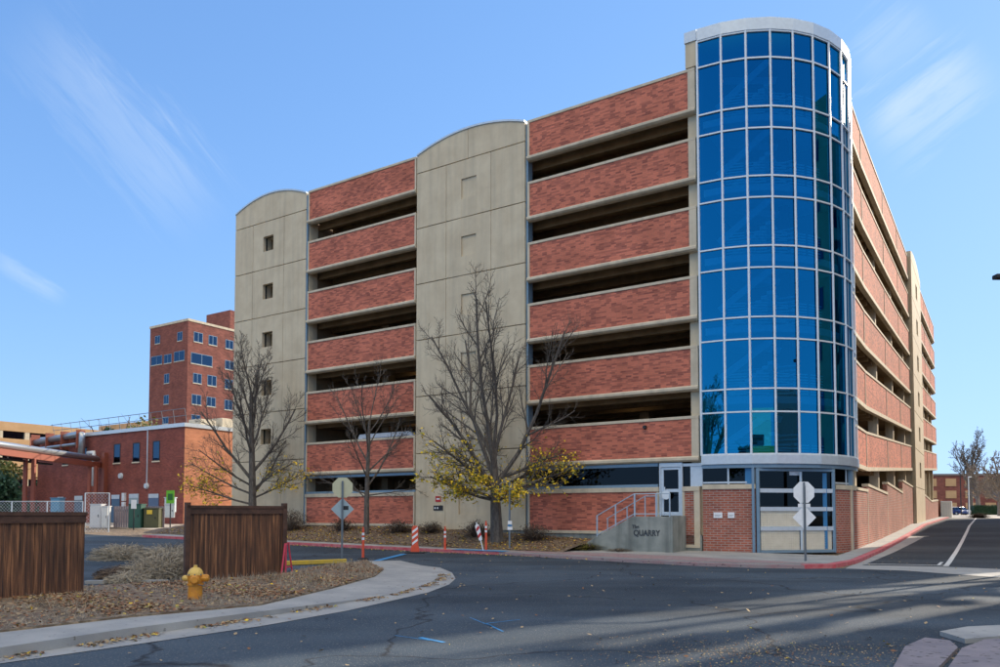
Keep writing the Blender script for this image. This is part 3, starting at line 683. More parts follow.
for (a, b, z0, z1) in ((.12, mid - .08, .27, 1.07), (mid + .08, ln - .12, .27, 1.07), (.12, mid - .02, 1.25, 1.9)):
    fr.face([gp(a, z0, -.02), gp(b, z0, -.02), gp(b, z1, -.02), gp(a, z1, -.02)])
    k = a + .09
    while k < b - .03: fr.bar(gp(k, z0, -.005), gp(k, z1, -.005), .012, .012); k += .1
    z = z0 + .09
    while z < z1 - .03: fr.bar(gp(a, z, -.003), gp(b, z, -.003), .012, .012); z += .1
fr.build('mesh_panel', scr, gt)
fr = MB(); fr.face([gp(.07, 1.1, -.05), gp(ln - .07, 1.1, -.05), gp(ln - .07, 3.6, -.05), gp(.07, 3.6, -.05)]); fr.build('pane', M['glass_black'], gt)
fr = MB(); fr.bar(gp(ln - .45, .3, -.03), gp(ln - .45, 3.5, -.03), .25, .02); fr.bar(gp(-.3, 3.0, -.2), gp(-.3, 3.7, -.2), .3, .02); fr.build('blue_post', plain('bright_blue_steel', (.04, .2, .42), .4), gt)

# entrance door at the top of the steps
d = MB(); d.box(-1.93, -1.86, .0, .2, 1.66, 4.0); d.box(-.95, -.88, .0, .2, 1.66, 4.0); d.box(-1.86, -.95, .0, .2, 3.82, 4.0); d.box(-1.86, -1.74, .05, .13, 1.7, 3.81); d.box(-1.07, -.95, .05, .13, 1.7, 3.81); d.box(-1.74, -1.07, .05, .13, 1.7, 1.86); d.box(-1.74, -1.07, .05, .13, 2.72, 2.86); d.box(-1.74, -1.07, .05, .13, 3.7, 3.81)
dd = d.build('entrance_door', M['alu'], g0, bevel=.008)
MB().box(-1.74, -1.07, .09, .1, 1.86, 3.7).build('pane', M['glass_black'], dd); MB().bar((-1.68, .0, 2.55), (-1.68, .0, 2.95), .04).build('handle', M['alu_w'], dd)
d = MB(); d.box(-.88, -.02, .05, .2, 3.83, 3.95); d.box(-.55, -.02, .1, .3, 2.96, 3.83); d.build('door_surround', M['alu'], g0); MB().box(-.88, -.55, .12, .14, 2.96, 3.83).build('side_window', M['glass_black'], g0)
MB().box(-1.95, -.8, -.0, .25, 1.0, 1.66).build('door_threshold', M['base_conc'], g0)
# oval bulkhead lamp above the entrance
MB().tube([(-2.55, -.05, 5.63), (-2.55, -.16, 5.63)], [.1, .07], 12).build('bulkhead_lamp', plain('black_plastic', (.015, .015, .015), .4), g0).scale = (1, 1, 1)

#OBJ
# ================================================================ TREES
def grow(mb, tips, p, d, L, r, lvl, maxl, rn, P):
    segs = 4 if lvl < maxl else 3
    pts = [p]; rad = [r]; q = Vector(p); dd = Vector(d).normalized(); end = P['taper'] if lvl < maxl else .4
    for i in range(segs):
        dd = (dd + Vector((rn.gauss(0, P['wig'] * (.25 if lvl == 0 else 1)), rn.gauss(0, P['wig'] * (.25 if lvl == 0 else 1)), rn.gauss(0, P['wig']) * .6 + P['up'] * (1 if lvl else .3)))).normalized()
        q = q + dd * (L / segs); pts.append(q.copy()); rad.append(r * (1 + (end - 1) * (i + 1) / segs))
    mb.tube(pts, rad, 7 if lvl == 0 else (5 if lvl == 1 else (4 if lvl == 2 else 3)), caps=(lvl == 0))
    tips.append((pts, lvl))
    if lvl >= maxl: return
    n = P['kids'][lvl]
    for k in range(n):
        t = P['start'][lvl] + (1 - P['start'][lvl]) * (k + rn.random() * .8) / n
        i = min(int(t * segs), segs - 1); u = t * segs - i; b = pts[i].lerp(pts[i + 1], u)
        ax = (pts[i + 1] - pts[i]).normalized(); az = k * 2.4 + rn.uniform(-.6, .6)
        ref = Vector((0, 0, 1)) if abs(ax.z) < .9 else Vector((1, 0, 0)); sx = ax.cross(ref).normalized(); sy = ax.cross(sx)
        a = P['ang'][lvl] * (rn.uniform(.7, 1.3) if lvl else (1.7 - 1.35 * k / n) * rn.uniform(.85, 1.15))
        nd = ax * math.cos(a) + (sx * math.cos(az) + sy * math.sin(az)) * math.sin(a)
        grow(mb, tips, b, nd, L * P['ratio'][lvl] * rn.uniform(.7, 1.2) * (1.15 - .5 * t), max(rad[i] * P['rr'], P['rmin']), lvl + 1, maxl, rn, P)
def leafquad(mb, c, s, rn, mi=0):
    a = Vector((rn.gauss(0, 1), rn.gauss(0, 1), rn.gauss(0, 1))).normalized(); b = a.cross(Vector((rn.gauss(0, 1), rn.gauss(0, 1), rn.gauss(0, 1)))).normalized()
    c = Vector(c); mb.face([c - a * s, c - b * s * .6, c + a * s, c + b * s * .6], mi)
VASE = dict(wig=.09, up=.08, taper=.4, kids=[7, 8, 7, 5], start=[.5, .2, .15, .15], ang=[.42, .62, .7, .7], ratio=[1.05, .42, .5, .5], rr=.48, rmin=.0075)
def bare_tree(label, loc, H, trunk_r, seed, P=VASE, trunkf=.3, maxl=4, group=None, bark='bark', leaves=None, low=None, cat='tree', lean=(0, 0)):
    rn = random.Random(seed); t = thing('bare_tree', label, cat, loc, 0, group)
    mb = MB(); tips = []
    grow(mb, tips, Vector((0, 0, -.1)), (lean[0], lean[1], 1), H * trunkf, trunk_r, 0, maxl, rn, P)
    zs_ = sorted(v[2] for v in mb.v); zmax = zs_[int(len(zs_) * .992)]; k = H / zmax
    mb.v = [(v[0] * (.5 + .5 * k), v[1] * (.5 + .5 * k), v[2] * k if v[2] > 0 else v[2]) for v in mb.v]
    tips = [([Vector((p.x * (.5 + .5 * k), p.y * (.5 + .5 * k), p.z * k)) for p in pts], lv) for pts, lv in tips]
    PL = dict(P, ang=[.4, .6, .7, .7], ratio=[1, .42, .5, .5], up=.03)
    for (z, dx, dy, dz, L) in (low or []): grow(mb, tips, Vector((lean[0] * z, lean[1] * z, z)), (dx, dy, dz), L, trunk_r * .33, 1, maxl, rn, PL)
    mb.build('trunk', M[bark], t, fix=False)
    if leaves:
        lb = MB(); cand = [p for pts, lv in tips if lv >= 2 for p in pts[1:]]
        cand = [p for p in cand if leaves['z0'] < p.z < leaves['z1'] and rn.random() < (1 - (p.z - leaves['z0']) / (leaves['z1'] - leaves['z0'])) ** 1.7]
        for i in range(leaves['n']):
            p = rn.choice(cand); leafquad(lb, p + Vector((rn.gauss(0, .1), rn.gauss(0, .1), rn.gauss(-.03, .1))), rn.uniform(.045, .095), rn, rn.choice((0, 0, 1)))
        lb.build('crown', [M['leaf_y1'], M['leaf_y2']], t, fix=False)
    return t
M['leaf_y1'] = plain('yellow_leaf', (.9, .6, .02), .6); M['leaf_y2'] = plain('olive_leaf', (.33, .3, .04), .6)
M['leaf_brown'] = plain('brown_leaf', (.26, .12, .05), .8); M['leaf_tan'] = plain('tan_leaf', (.42, .3, .16), .8)
x, y = wl(-6.0 - 2.55, -2.3)
def bedloc(lx, ly): x, y = wl(lx, ly); return (x, y, bedz(lx, ly))
bare_tree('tallest bare tree with yellow leaves on its low branches, before the middle concrete tower', bedloc(-8.75, -2.6), 11.9, .25, 11, trunkf=.24,
          P=dict(VASE, kids=[8, 9, 8, 6], start=[.45, .2, .15, .15], ang=[.5, .55, .7, .75], ratio=[2.0, .36, .45, .5], rr=.47, up=.03, wig=.12, rmin=.006), leaves=dict(n=2900, z0=1.4, z1=6.2),
          low=[(1.9, -1, -.2, .12, 3.3), (2.1, 1, -.1, .22, 3.5), (2.3, -.4, -1, .2, 2.2), (2.5, .8, .5, .3, 3.2), (2.6, -.9, .3, .35, 3.6), (1.9, .5, -.9, .12, 2.0), (2.8, -1, -.4, .55, 3.8), (2.9, 1, .1, .45, 3.4), (2.0, -.8, -.5, .3, 2.6)])
bare_tree('small slim bare tree behind the left stop sign, before the red brick panels', bedloc(-17.1, -2.2), 9.3, .13, 4, trunkf=.42,
          P=dict(VASE, rr=.4, kids=[9, 7, 5, 3], start=[.42, .3, .2, .2], ang=[.6, .5, .6, .6], ratio=[.8, .4, .45, .5]), low=[(2.0, 1, -.1, .15, 2.6), (2.1, -1, -.2, .2, 2.8), (1.8, -.9, .4, .5, 1.8)])
bare_tree('bare tree with a few yellow leaves behind the right wooden fence, before the leftmost tower', bedloc(-25.5, -2.6), 11.3, .2, 23, trunkf=.45,
          P=dict(VASE, kids=[12, 9, 7, 5], start=[.28, .2, .2, .2], ang=[.6, .6, .7, .7], ratio=[.62, .4, .48, .5], rr=.42), leaves=dict(n=1100, z0=1.2, z1=4.6),
          low=[(1.6, -1, -.3, .35, 3.6), (1.9, 1, .1, .4, 3.2), (2.2, -1, .2, .5, 3.8), (2.4, .9, -.3, .6, 3), (2.7, -.8, -.5, .5, 3.6)], lean=(-.06, 0))

# shrubs along the wall, dry tumbleweeds in the lot
def scrub(name, label, cat, loc, w, h, seed, mats, group=None, n=420, th=.012, leaf=0, lie=.0):
    rn = random.Random(seed); mb = MB()
    for i in range(n):
        a = rn.uniform(0, 6.283); e = rn.uniform(.1, 1.5); r0 = rn.uniform(0, .25)
        if lie:      # tangled ball: short arcs lying on random shells
            r = rn.uniform(.45, 1) ; e = math.asin(rn.uniform(-.15, 1)); c0 = Vector((math.cos(a) * math.cos(e) * w / 2, math.sin(a) * math.cos(e) * w / 2, math.sin(e) * h * .9 + .08 * h)) * r
            tdir = Vector((rn.gauss(0, 1), rn.gauss(0, 1), rn.gauss(0, .6))).normalized(); L_a = rn.uniform(.15, .4); nrm = c0.normalized()
            P = [c0 + tdir * L_a * t_ - nrm * L_a * t_ * t_ * 1.2 for t_ in (-1, -.4, .3, 1)]; s = tdir.cross(nrm); s = (s.normalized() if s.length > .01 else Vector((0, 0, 1))) * th; mi = rn.randrange(len(mats))
            for u, v in zip(P, P[1:]): mb.face([u - s, u + s, v + s * .7, v - s * .7], mi)
            continue
        d = Vector((math.cos(a) * math.cos(e), math.sin(a) * math.cos(e), math.sin(e)))
        k = rn.uniform(.55, 1.05); p0 = Vector((math.cos(a) * r0 * w * .5, math.sin(a) * r0 * w * .5, 0))
        p2 = Vector((d.x * w * .5 * k, d.y * w * .5 * k, d.z * h * k)); b = Vector((rn.gauss(0, .12) * w, rn.gauss(0, .12) * w, rn.uniform(0, .3) * h)); p1 = (p0 + p2) / 2 + b
        p3 = p2 + Vector((d.x, d.y, -lie)) * .15 * w
        s = d.cross(Vector((0, 0, 1))); s = (s.normalized() if s.length > .01 else Vector((1, 0, 0))) * th; mi = rn.randrange(len(mats))
        P = [p0, p1, p2, p3]
        for u, v in zip(P, P[1:]): mb.face([u - s, u + s, v + s * .7, v - s * .7], mi)
        if leaf:
            for _ in range(leaf): leafquad(mb, p1.lerp(p2, rn.random()) + Vector((rn.gauss(0, .04), rn.gauss(0, .04), rn.gauss(0, .04))), .04, rn, mi)
    o = mb.build(name, mats, fix=False); o.location = loc; return tag(o, label, cat, group)
st_d = [plain('dry_stem_dark', (.09, .065, .05), .9), plain('dry_stem_brown', (.17, .12, .08), .9)]
st_l = [plain('dry_stem_pale', (.42, .36, .27), .9), plain('dry_stem_straw', (.3, .25, .18), .9)]
for i, (lx, ly, w_, h_, lab) in enumerate([(-23.3, -1.6, 2.2, 1.5, 'largest dark leafless shrub at the foot of the leftmost tower'), (-19.6, -1.4, 1.5, .9, 'dark leafless shrub just left of the small slim tree'), (-15.4, -1.6, 1.9, .8, 'low brown shrub just right of the small slim tree'),
        (-13.6, -1.2, 1.4, .7, 'low brown shrub under the red wall sign'), (-10.7, -1.4, 1.8, .95, 'dark shrub left of the big tree trunk'), (-7.6, -1.3, 2.0, .9, 'dark shrub right of the big tree trunk'), (-26.6, -1.7, 1.4, 1.2, 'narrow shrub beside the right end post of the wooden fence')]):
    scrub('leafless_shrub', lab, 'shrub', bedloc(lx, ly), w_ * 1.25, h_ * .85, 40 + i, st_d, 'shrubs along the garage wall', n=330, leaf=1, th=.009)
def gz(x, y): return (x, y, gh(y))
for i, (px, py, w_, h_, ms, lab) in enumerate([(160, 578, 2.3, .78, st_l, 'biggest pale rounded tumbleweed just left of the hydrant'), (122, 560, 2.6, .7, st_l, 'grey tumbleweed heap nearest the left fence, in the dark lot'), (172, 562, 3.2, .75, st_l, 'wide grey tumbleweed heap behind the pale rounded one'),
        (121, 578, 1.5, .35, st_d, 'low brown flattened weed clump between the two fences'), (128, 583, 1.2, .3, st_l, 'small straw coloured weed tuft on the path edge')]):
    scrub('tumbleweed', lab, 'tumbleweed', gz(*G(px, py)), w_, h_, 60 + i, ms, 'tumbleweeds between the fences', n=1500, th=.007, lie=.5)
scrub('dry_shrub', 'low straw coloured weeds at the foot of the concrete steps', 'weeds', (*wl(-4.6, -1.9), .2), 1.9, .35, 77, [M['leaf_y2'], st_d[1]], None, 420)
scrub('dry_shrub', 'small brown weed tuft along the front of the concrete landing', 'weeds', (*wl(-3.0, -1.95), .14), 1.4, .18, 78, [st_l[1], st_d[1]], None, 260)

# fallen leaves
def inpoly(x, y, P):
    c = False
    for (a, b), (d, e) in zip(P, P[1:] + P[:1]):
        if (b > y) != (e > y) and x < (d - a) * (y - b) / (e - b) + a: c = not c
    return c
def litter(name, label, cat, pts, smin, smax, seed, mats, wts):
    rn = random.Random(seed); mb = MB()
    for (x, y, z) in pts:
        s = rn.uniform(smin, smax); a = rn.uniform(0, 6.28); t1, t2 = rn.gauss(0, .25), rn.gauss(0, .25); u = Vector((math.cos(a), math.sin(a), t1)) * s; v = Vector((-math.sin(a), math.cos(a), t2)) * s * .65
        c = Vector((x, y, z + s * .3)); mb.face([c - u, c - v, c + u, c + v], rn.choices(range(len(mats)), wts)[0])
    o = mb.build(name, mats, fix=False); tag(o, label, cat, None, 'stuff'); return o
rn = random.Random(3)
vpoly = inn + back[1:]
xs = [p[0] for p in vpoly]; ys = [p[1] for p in vpoly]; pts = []
while len(pts) < 12000:
    x, y = rn.uniform(-13, max(xs)), rn.uniform(min(ys), max(ys))
    if inpoly(x, y, vpoly):
        if rn.random() < .12 + .88 * (math.sin(x * 1.3 + y * 1.7) * .5 + .5) ** 2 * (math.sin(x * 3.1 - y * 2.2) * .3 + .7): pts.append((x, y, rampz(x, y) + .035))
leafm = [M['leaf_brown'], M['leaf_tan'], M['leaf_y1'], M['leaf_y2']]
litter('fallen_leaves', 'brown and tan fallen leaves covering the verge around the yellow hydrant', 'leaves', pts, .018, .048, 1, leafm, (8, 4, .15, .3))
pts = []
for i in range(len(curbc) - 1):
    (ax, ay), (bx, by) = curbc[i], curbc[i + 1]; L = math.hypot(bx - ax, by - ay)
    for k in range(int(L * 90) if i else int(L * 20)):
        t = rn.random(); o = abs(rn.gauss(0, .16)) + .02; nx_, ny_ = (by - ay) / L, -(bx - ax) / L
        if math.sin(t * 9 + i) > -.5: pts.append((ax + (bx - ax) * t + nx_ * o, ay + (by - ay) * t + ny_ * o, .02))
litter('gutter_leaves', 'pale fallen leaves gathered along the curved corner gutter', 'leaves', pts, .02, .05, 2, leafm, (4, 6, .5, .5))
pts = []
for i in range(8000):
    lx, ly = rn.uniform(-33, -4.9), -4.0 + 3.9 * rn.random() ** 1.3; pts.append((*wl(lx, ly), bedz(lx, ly) + .03))
litter('bed_leaves', 'brown and yellow fallen leaves on the planting bed along the garage', 'leaves', pts, .03, .065, 4, leafm, (5, 4, 2.2 , 1))
pts = []
for i in range(900):
    lx, ly = rn.uniform(-25, 3), -5.25 - abs(rn.gauss(0, .25)); 
    if lx > -1: ly -= .8 * min(1, (lx + 1) / 2)
    x, y = wl(lx, ly); pts.append((x, y, gh(y) + .02))
litter('curb_leaves', 'thin line of fallen leaves along the red curb before the garage', 'leaves', pts, .025, .06, 5, leafm, (4, 5, 2, 1))
pts = []
for i in range(620):
    x, y = rn.uniform(-9, 16), rn.uniform(7, 30)
    pts.append((x, y, gh(y) + .018))
litter('road_leaves', 'scattered pale leaves lying over the dark road', 'leaves', pts, .02, .045, 6, leafm, (2, 8, .5, .5))
pts = []
for i in range(2600):
    a, b = rn.gauss(0, 1), rn.gauss(0, 1); x, y = 3.6 + a * 1.4, 9.6 + b * .75
    pts.append((x, y, gh(y) + .012))
litter('road_grit', 'pale grit and leaf crumbs on the near road by the curb ramp', 'grit', pts, .006, .018, 7, leafm, (3, 6, .2, .5))
# dry grass on the verge
mb = MB(); rn = random.Random(9)
for i in range(6000):
    while True:
        x, y = rn.uniform(-13, max(xs)), rn.uniform(min(ys), max(ys))
        if inpoly(x, y, vpoly) and (math.sin(x * 2.1 + y * 1.3) + math.sin(x * .7 - y * 2.3) > rn.uniform(-1.2, 1.4)): break
    h = rn.uniform(.03, .11) * (1.6 if y > 17 - x * .1 else .9); a = rn.uniform(0, 6.28); l = Vector((rn.gauss(0, .05), rn.gauss(0, .05), h)); u = Vector((math.cos(a), math.sin(a), 0)) * .006; b = Vector((x, y, rampz(x, y) + .03))
    mb.face([b - u, b + u, b + l], rn.choice((0, 1)))
tag(mb.build('dry_grass', st_l, fix=False), 'short dry straw grass on the verge below the wooden fences', 'grass', None, 'stuff')

# ================================================================ STREET FURNITURE
def octo(r, z, y, rot=math.pi / 8): return [(r * math.cos(rot + i * math.pi / 4), z + r * math.sin(rot + i * math.pi / 4)) for i in range(8)]
def stop_sign(loc, label, c1, c2, top, rz, plate=False, tagd=True):
    t = thing('stop_sign', label, 'sign', loc, rz)
    # we look at the backs: post is on the camera side (-y)
    p = MB(); p.box(-.03, .03, -.045, -.012, -.1, top - .12 if not plate else top - .02); p.box(-.035, -.02, -.06, -.044, -.1, top - .14); p.box(.02, .035, -.06, -.044, -.1, top - .14)
    p.build('post', M['post'], t)
    zc = top - .37
    q = MB(); q.prism(octo(.4, zc, 0), 'y', -.01, -.005); q.build('octagon_plate', c1, t)
    q = MB(); q.prism(octo(.385, zc, 0), 'y', -.004, .0); q.build('red_face', M['signred'], t)
    d = zc - .38 - (.5 if plate else .42)
    q = MB(); r = .42; q.prism([(r, d), (0, d + r), (-r, d), (0, d - r)], 'y', -.01, -.004); q.build('diamond_plate', c2, t)
    if plate: MB().box(-.22, .22, -.011, -.005, zc - .52, zc - .40).build('small_plate', c1, t)
    else:
        MB().box(.02, .22, -.013, -.0105, d - .03, d + .12).build('sticker', M['black'], t)
    return t
M['post'] = plain('galvanised_post', (.2, .23, .25), .5, .5); M['signred'] = plain('sign_red', (.55, .03, .03), .4); M['black'] = plain('black_rubber', (.02, .02, .022), .6)
M['signback'] = plain('bare_aluminium_back', (.9, .92, .92), .4, 0); M['signback2'] = plain('yellowed_aluminium_back', (.55, .53, .35), .6, .0); M['signblue'] = plain('dull_aluminium_back', (.36, .45, .47), .5, .2)
sx_, sy_ = G(342, 562); stop_sign((sx_, sy_, 0), 'back of a yellowed octagonal stop sign over a dull blue-grey diamond, by the yellow curb', M['signback2'], M['signblue'], 3.12, .12)
sx_, sy_ = G(805, 562, .1); stop_sign((sx_, sy_, .1), 'back of a bright white stop sign over a white diamond, before the mesh gate', M['signback'], M['signback'], 2.8, .05, True)

orange = plain('orange_plastic', (.75, .1, .04), .45); white = plain('reflective_white', (.85, .85, .85), .4)
def delineator(loc, h, label, rz=0, tilt=None, base=True):
    t = thing('delineator_post', label, 'traffic post', loc, rz, 'orange delineator posts in the driveway mouth')
    if base: MB().lathe([(.22, 0), (.22, .03), (.12, .07), (.07, .08)], 8).build('base', M['black'], t)
    MB().lathe([(.06, .05), (.055, .1), (.048, h - .12), (.048, h - .1), (.03, h - .09), (.03, h - .02), (.022, h)], 14).build('post', orange, t, smooth=False)
    for z in (h - .32, h - .5): MB().lathe([(.052, z), (.052, z + .1)], 14).build('reflective_band', white, t)
    return t
a_ = G(363, 560); d1 = delineator((*a_, .02), 1.25, 'orange post with white bands nearest the left stop sign')
b_ = G(445, 554); delineator((*b_, gh(b_[1])), 1.15, 'orange post with white bands just right of the striped channelizer')
c_ = G(486, 552.5, .1); dl = delineator((*c_, gh(c_[1])), 1.4, 'tallest orange post, on the red curb left of the big tree', base=False)
t = thing('channelizer_panel', 'wide orange and white striped channelizer standing on a black rubber base', 'traffic post', (*G(415, 555), .06))
MB().prism([(-.42, -.2), (.42, -.2), (.42, .2), (-.42, .2)], 'z', 0, .07).build('base', M['black'], t, bevel=.02)
MB().prism([(-.19, .07), (.19, .07), (.17, .3), (.14, .33), (.14, 1.12), (.08, 1.2), (-.08, 1.2), (-.14, 1.12), (-.14, .33), (-.17, .3)], 'y', -.05, .05).build('panel', orange, t, bevel=.015)
for z in (.42, .67, .92):
    MB().prism([(-.12, z - .06), (.12, z + .13), (.12, z + .24), (-.12, z + .05)], 'y', -.056, -.051).build('stripe', white, t)
x, y = wl(-8.2, -4.55); t = thing('leaning_marker', 'leaning red and white striped hazard marker on a thin stake behind the blue curb', 'traffic post', (x, y, .2), .1); t.rotation_euler = (0, R_(-14), .1)
MB().box(-.02, .02, -.01, .01, -.05, 1.25).build('stake', white, t); MB().prism([(-.07, .45), (.07, .45), (.1, 1.1), (0, 1.2), (-.1, 1.1)], 'y', -.016, -.011).build('panel', white, t)
for z in (.55, .85): MB().prism([(-.08, z), (.08, z + .12), (.08, z + .25), (-.08, z + .13)], 'y', -.02, -.0165).build('stripe', M['signred'], t)
x, y = wl(-7.35, -3.75); t = thing('sign_pole', 'slim grey pole with two tiny white notices, between the big tree and the steps', 'sign', (x, y, .22), .2)
MB().tube([(0, 0, -.1), (0, 0, 2.95)], .045, 8).build('pole', M['post'], t); MB().box(-.09, .09, -.06, -.05, 1.1, 1.25).build('notice', white, t); MB().box(-.11, .11, -.06, -.05, .86, .99).build('notice', white, t); MB().box(-.1, .1, -.058, -.048, 1.02, 1.08).build('blue_notice', M['bluepaint'], t)

# hydrant
hy = G(195, 600, .12); hp = mat('yellow_orange_hydrant_paint', (.72, .32, .03), (.6, .24, .03), scale=9, rough=.5, speck=((.16, .07, .03), 16, .66)); hp2 = plain('pale_yellow_cap', (.75, .5, .12), .45)
t = thing('fire_hydrant', 'yellow fire hydrant standing in dry leaves before the gap in the fence', 'fire hydrant', (*hy, .1), .3)
MB().lathe([(.17, 0), (.17, .035), (.135, .04), (.13, .3), (.15, .305), (.15, .34), (.13, .345), (.14, .42), (.145, .47), (.15, .475), (.15, .5)], 20).build('barrel', hp, t)
MB().lathe([(.145, .501), (.14, .55), (.115, .6), (.07, .64), (.035, .65), (.035, .69), (.0, .69)], 20).build('bonnet', hp2, t)
bm_ = MB()
for k_ in range(8): a__ = k_ * math.pi / 4; bm_.tube([(.148 * math.cos(a__), .148 * math.sin(a__), .495), (.148 * math.cos(a__), .148 * math.sin(a__), .525)], .014, 6)
bm_.build('flange_bolts', M['post'], t)
MB().tube([(.2, -.07, .37), (.16, -.13, .3), (.06, -.15, .33)], .008, 5).build('cap_chain', M['post'], t)
MB().tube([(0, -.1, .42), (0, -.2, .42), (0, -.24, .42)], [.085, .085, .06], 12).build('pumper_cap', hp, t)
MB().tube([(.1, -.02, .44), (.21, -.05, .44), (.25, -.06, .44)], [.07, .075, .05], 10).build('hose_cap', hp, t); MB().tube([(-.1, .02, .44), (-.2, .04, .44), (-.23, .05, .44)], [.06, .06, .04], 10).build('hose_cap', hp2, t)

# wooden fences
def wood_fence(label, a, b, h0, h1, base, posts, ends):
    dx, dy = b[0] - a[0], b[1] - a[1]; L = math.hypot(dx, dy); t = thing('wooden_fence', label, 'fence', (a[0], a[1], base), math.atan2(dy, dx))
    n = int(L / .135); rn = random.Random(int(L * 10)); q = MB()
    for i in range(n):
        x0 = L * i / n; hh = h0 + (h1 - h0) * (i + .5) / n; dz = rn.uniform(-.02, .0)
        q.box(x0 + .004, x0 + L / n - .004, -.012 + rn.uniform(-.006, .006), .012, rn.uniform(-.06, .02), hh - .085 + dz)
    q.build('picket_boards', M['fence'], t)
    c = MB(); c.bar((-.02, 0, h0 - .06), (L + .02, 0, h1 - .06), .15, .07); c.bar((0, -.035, h0 - .17), (L, -.035, h1 - .17), .04, .15); c.build('cap_rail', M['fence_cap'], t)
    for z in (.25, h0 * .5): MB().bar((0, .05, z), (L, .05, z), .05, .09).build('rail', M['fence_cap'], t)
    for x in posts: MB().box(x - .06, x + .06, -.075 if ends else .015, .12 if not ends else .06, -.2, (h0 if x < L / 2 else h1) + (.05 if ends else -.12)).build('post', M['fence_cap'], t)
    return t
wood_fence('dark weathered board fence on the left, cut off with a slanting right end', (-17.5, 4.6), (-8.62, 15.87), 1.86, 1.84, 0.0, [2, 5, 8, 11, 13.4], None)
wood_fence('dark weathered board fence panel with a tall post at each end, behind the hydrant', (-7.98, 19.5), (-5.98, 21.25), 1.99, 1.99, .03, [0, 2.63], True)

# red and pink barricade frame beside the fence end, yellow curb bar
bx, by = G(279, 580); bp = plain('pink_red_paint', (.6, .05, .09), .5)
t = thing('barricade_frame', 'small red tubular barricade standing folded against the fence end post', 'barricade', (bx + .12, by + .2, .02), .2)
MB().tube([(0, 0, 0), (.0, .1, .95), (.05, .2, .95), (.17, .35, 0)], .025, 6).build('frame', bp, t); MB().tube([(-.1, -.3, 0), (-.02, .0, .95)], .025, 6).build('frame', bp, t)
MB().tube([(0, .03, .3), (.1, .3, .3)], .02, 6).build('cross_bar', bp, t)
pa_, pb_ = G(281, 566), G(346, 563.5)
t = MB().bar((*pa_, .09), (*pb_, .09), .16, .15).build('yellow_kerb_bar', M['yellow'], bevel=.02); tag(t, 'long yellow painted kerb bar on the asphalt left of the stop sign post', 'kerb bar')
t = MB().bar((*G(86, 584), .05), (*G(168, 583), .04), .2, .08).build('concrete_plank', M['walk']); tag(t, 'pale concrete edging strip between the two fence ends', 'edging')
# ================================================================ STEPS AND LANDING
t = thing('concrete_steps', 'grey concrete steps and landing with faint lettering under the entrance door', 'steps', (AX, AY, 0), -YAW)
b = MB(); b.prism([(-4.75, .0), (-.82, .0), (-.82, 1.66), (-2.5, 1.66), (-4.6, .55), (-4.75, .3)], 'y', -1.7, -1.5); b.build('side_wall', M['base_conc'], t, bevel=.02)
MB().box(-2.5, -.82, -1.499, -.01, 0, 1.6).build('landing', M['base_conc'], t)
MB().box(-.819, -.72, -1.7, -.04, .0, 1.69).build('end_wall', M['base_conc'], t, bevel=.01)
for i in range(6):
    MB().box(-2.5 - .36 * (i + 1), -2.5 - .36 * i, -1.499, -.2, 0, 1.6 - .2 * (i + 1)).build('step', M['base_conc'], t)
rl = plain('pale_blue_grey_railing', (.42, .52, .6), .4, .2)
def rail(y):
    zt = lambda x: 2.62 if x > -2.45 else 2.62 + (x + 2.45) * .535
    for x, w_ in ((-4.18, .05), (-3.3, .05), (-2.42, .06), (-1.45, .07), (-.87, .05)): MB().box(x - w_ / 2, x + w_ / 2, y - w_ / 2, y + w_ / 2, zt(x) - .95, zt(x)).build('rail_post', rl, t)
    for dz in (0, -.85): MB().tube([(-4.2, y, zt(-4.2) + dz), (-2.45, y, 2.62 + dz), (-.85, y, 2.62 + dz)], .024, 6).build('handrail', rl, t)
rail(-1.6)
MB().tube([(-4.3, -.35, 1.55), (-2.45, -.35, 2.55), (-1.95, -.35, 2.55)], .022, 6).build('handrail', rl, t)
for x, z in ((-4.25, 1.58), (-3.3, 2.1), (-2.45, 2.55)): MB().box(x - .02, x + .02, -.37, -.33, z - .95, z).build('rail_post', rl, t)
def text(body, size, loc, rot, m, parent, name, ext=.006, squash=1):
    c = bpy.data.curves.new(name, 'FONT'); c.body = body; c.size = size; c.extrude = ext; c.offset = .008 * size / .3; o = bpy.data.objects.new(name, c); COL.objects.link(o)
    bpy.context.view_layer.update(); dg = bpy.context.evaluated_depsgraph_get(); me = bpy.data.meshes.new_from_object(o.evaluated_get(dg)); COL.objects.unlink(o); bpy.data.objects.remove(o)
    q = bpy.data.objects.new(name, me); me.materials.clear(); me.materials.append(m); COL.objects.link(q); q.location = loc; q.rotation_euler = rot; q.parent = parent; q.scale = (squash, 1, 1); return q
ink = plain('dark_metal_letters', (.05, .055, .06), .5)
text('QUARRY', .34, (-2.44, -1.712, .86), (R_(90), 0, 0), ink, t, 'lettering', squash=.86)
text('The', .2, (-2.5, -1.712, 1.17), (R_(90), R_(0), 0), ink, t, 'lettering')
# round white sign / lifebuoy-like disc on the door rail
d = MB().tube([(0, -.02, 0), (0, .0, 0)], .2, 16).build('round_sign', M['alu_w']); d.location = (*wl(-1.57, -.12), 2.6); d.rotation_euler = (0, 0, -YAW); tag(d, 'pale round disc hanging on the glass entrance door', 'sign')

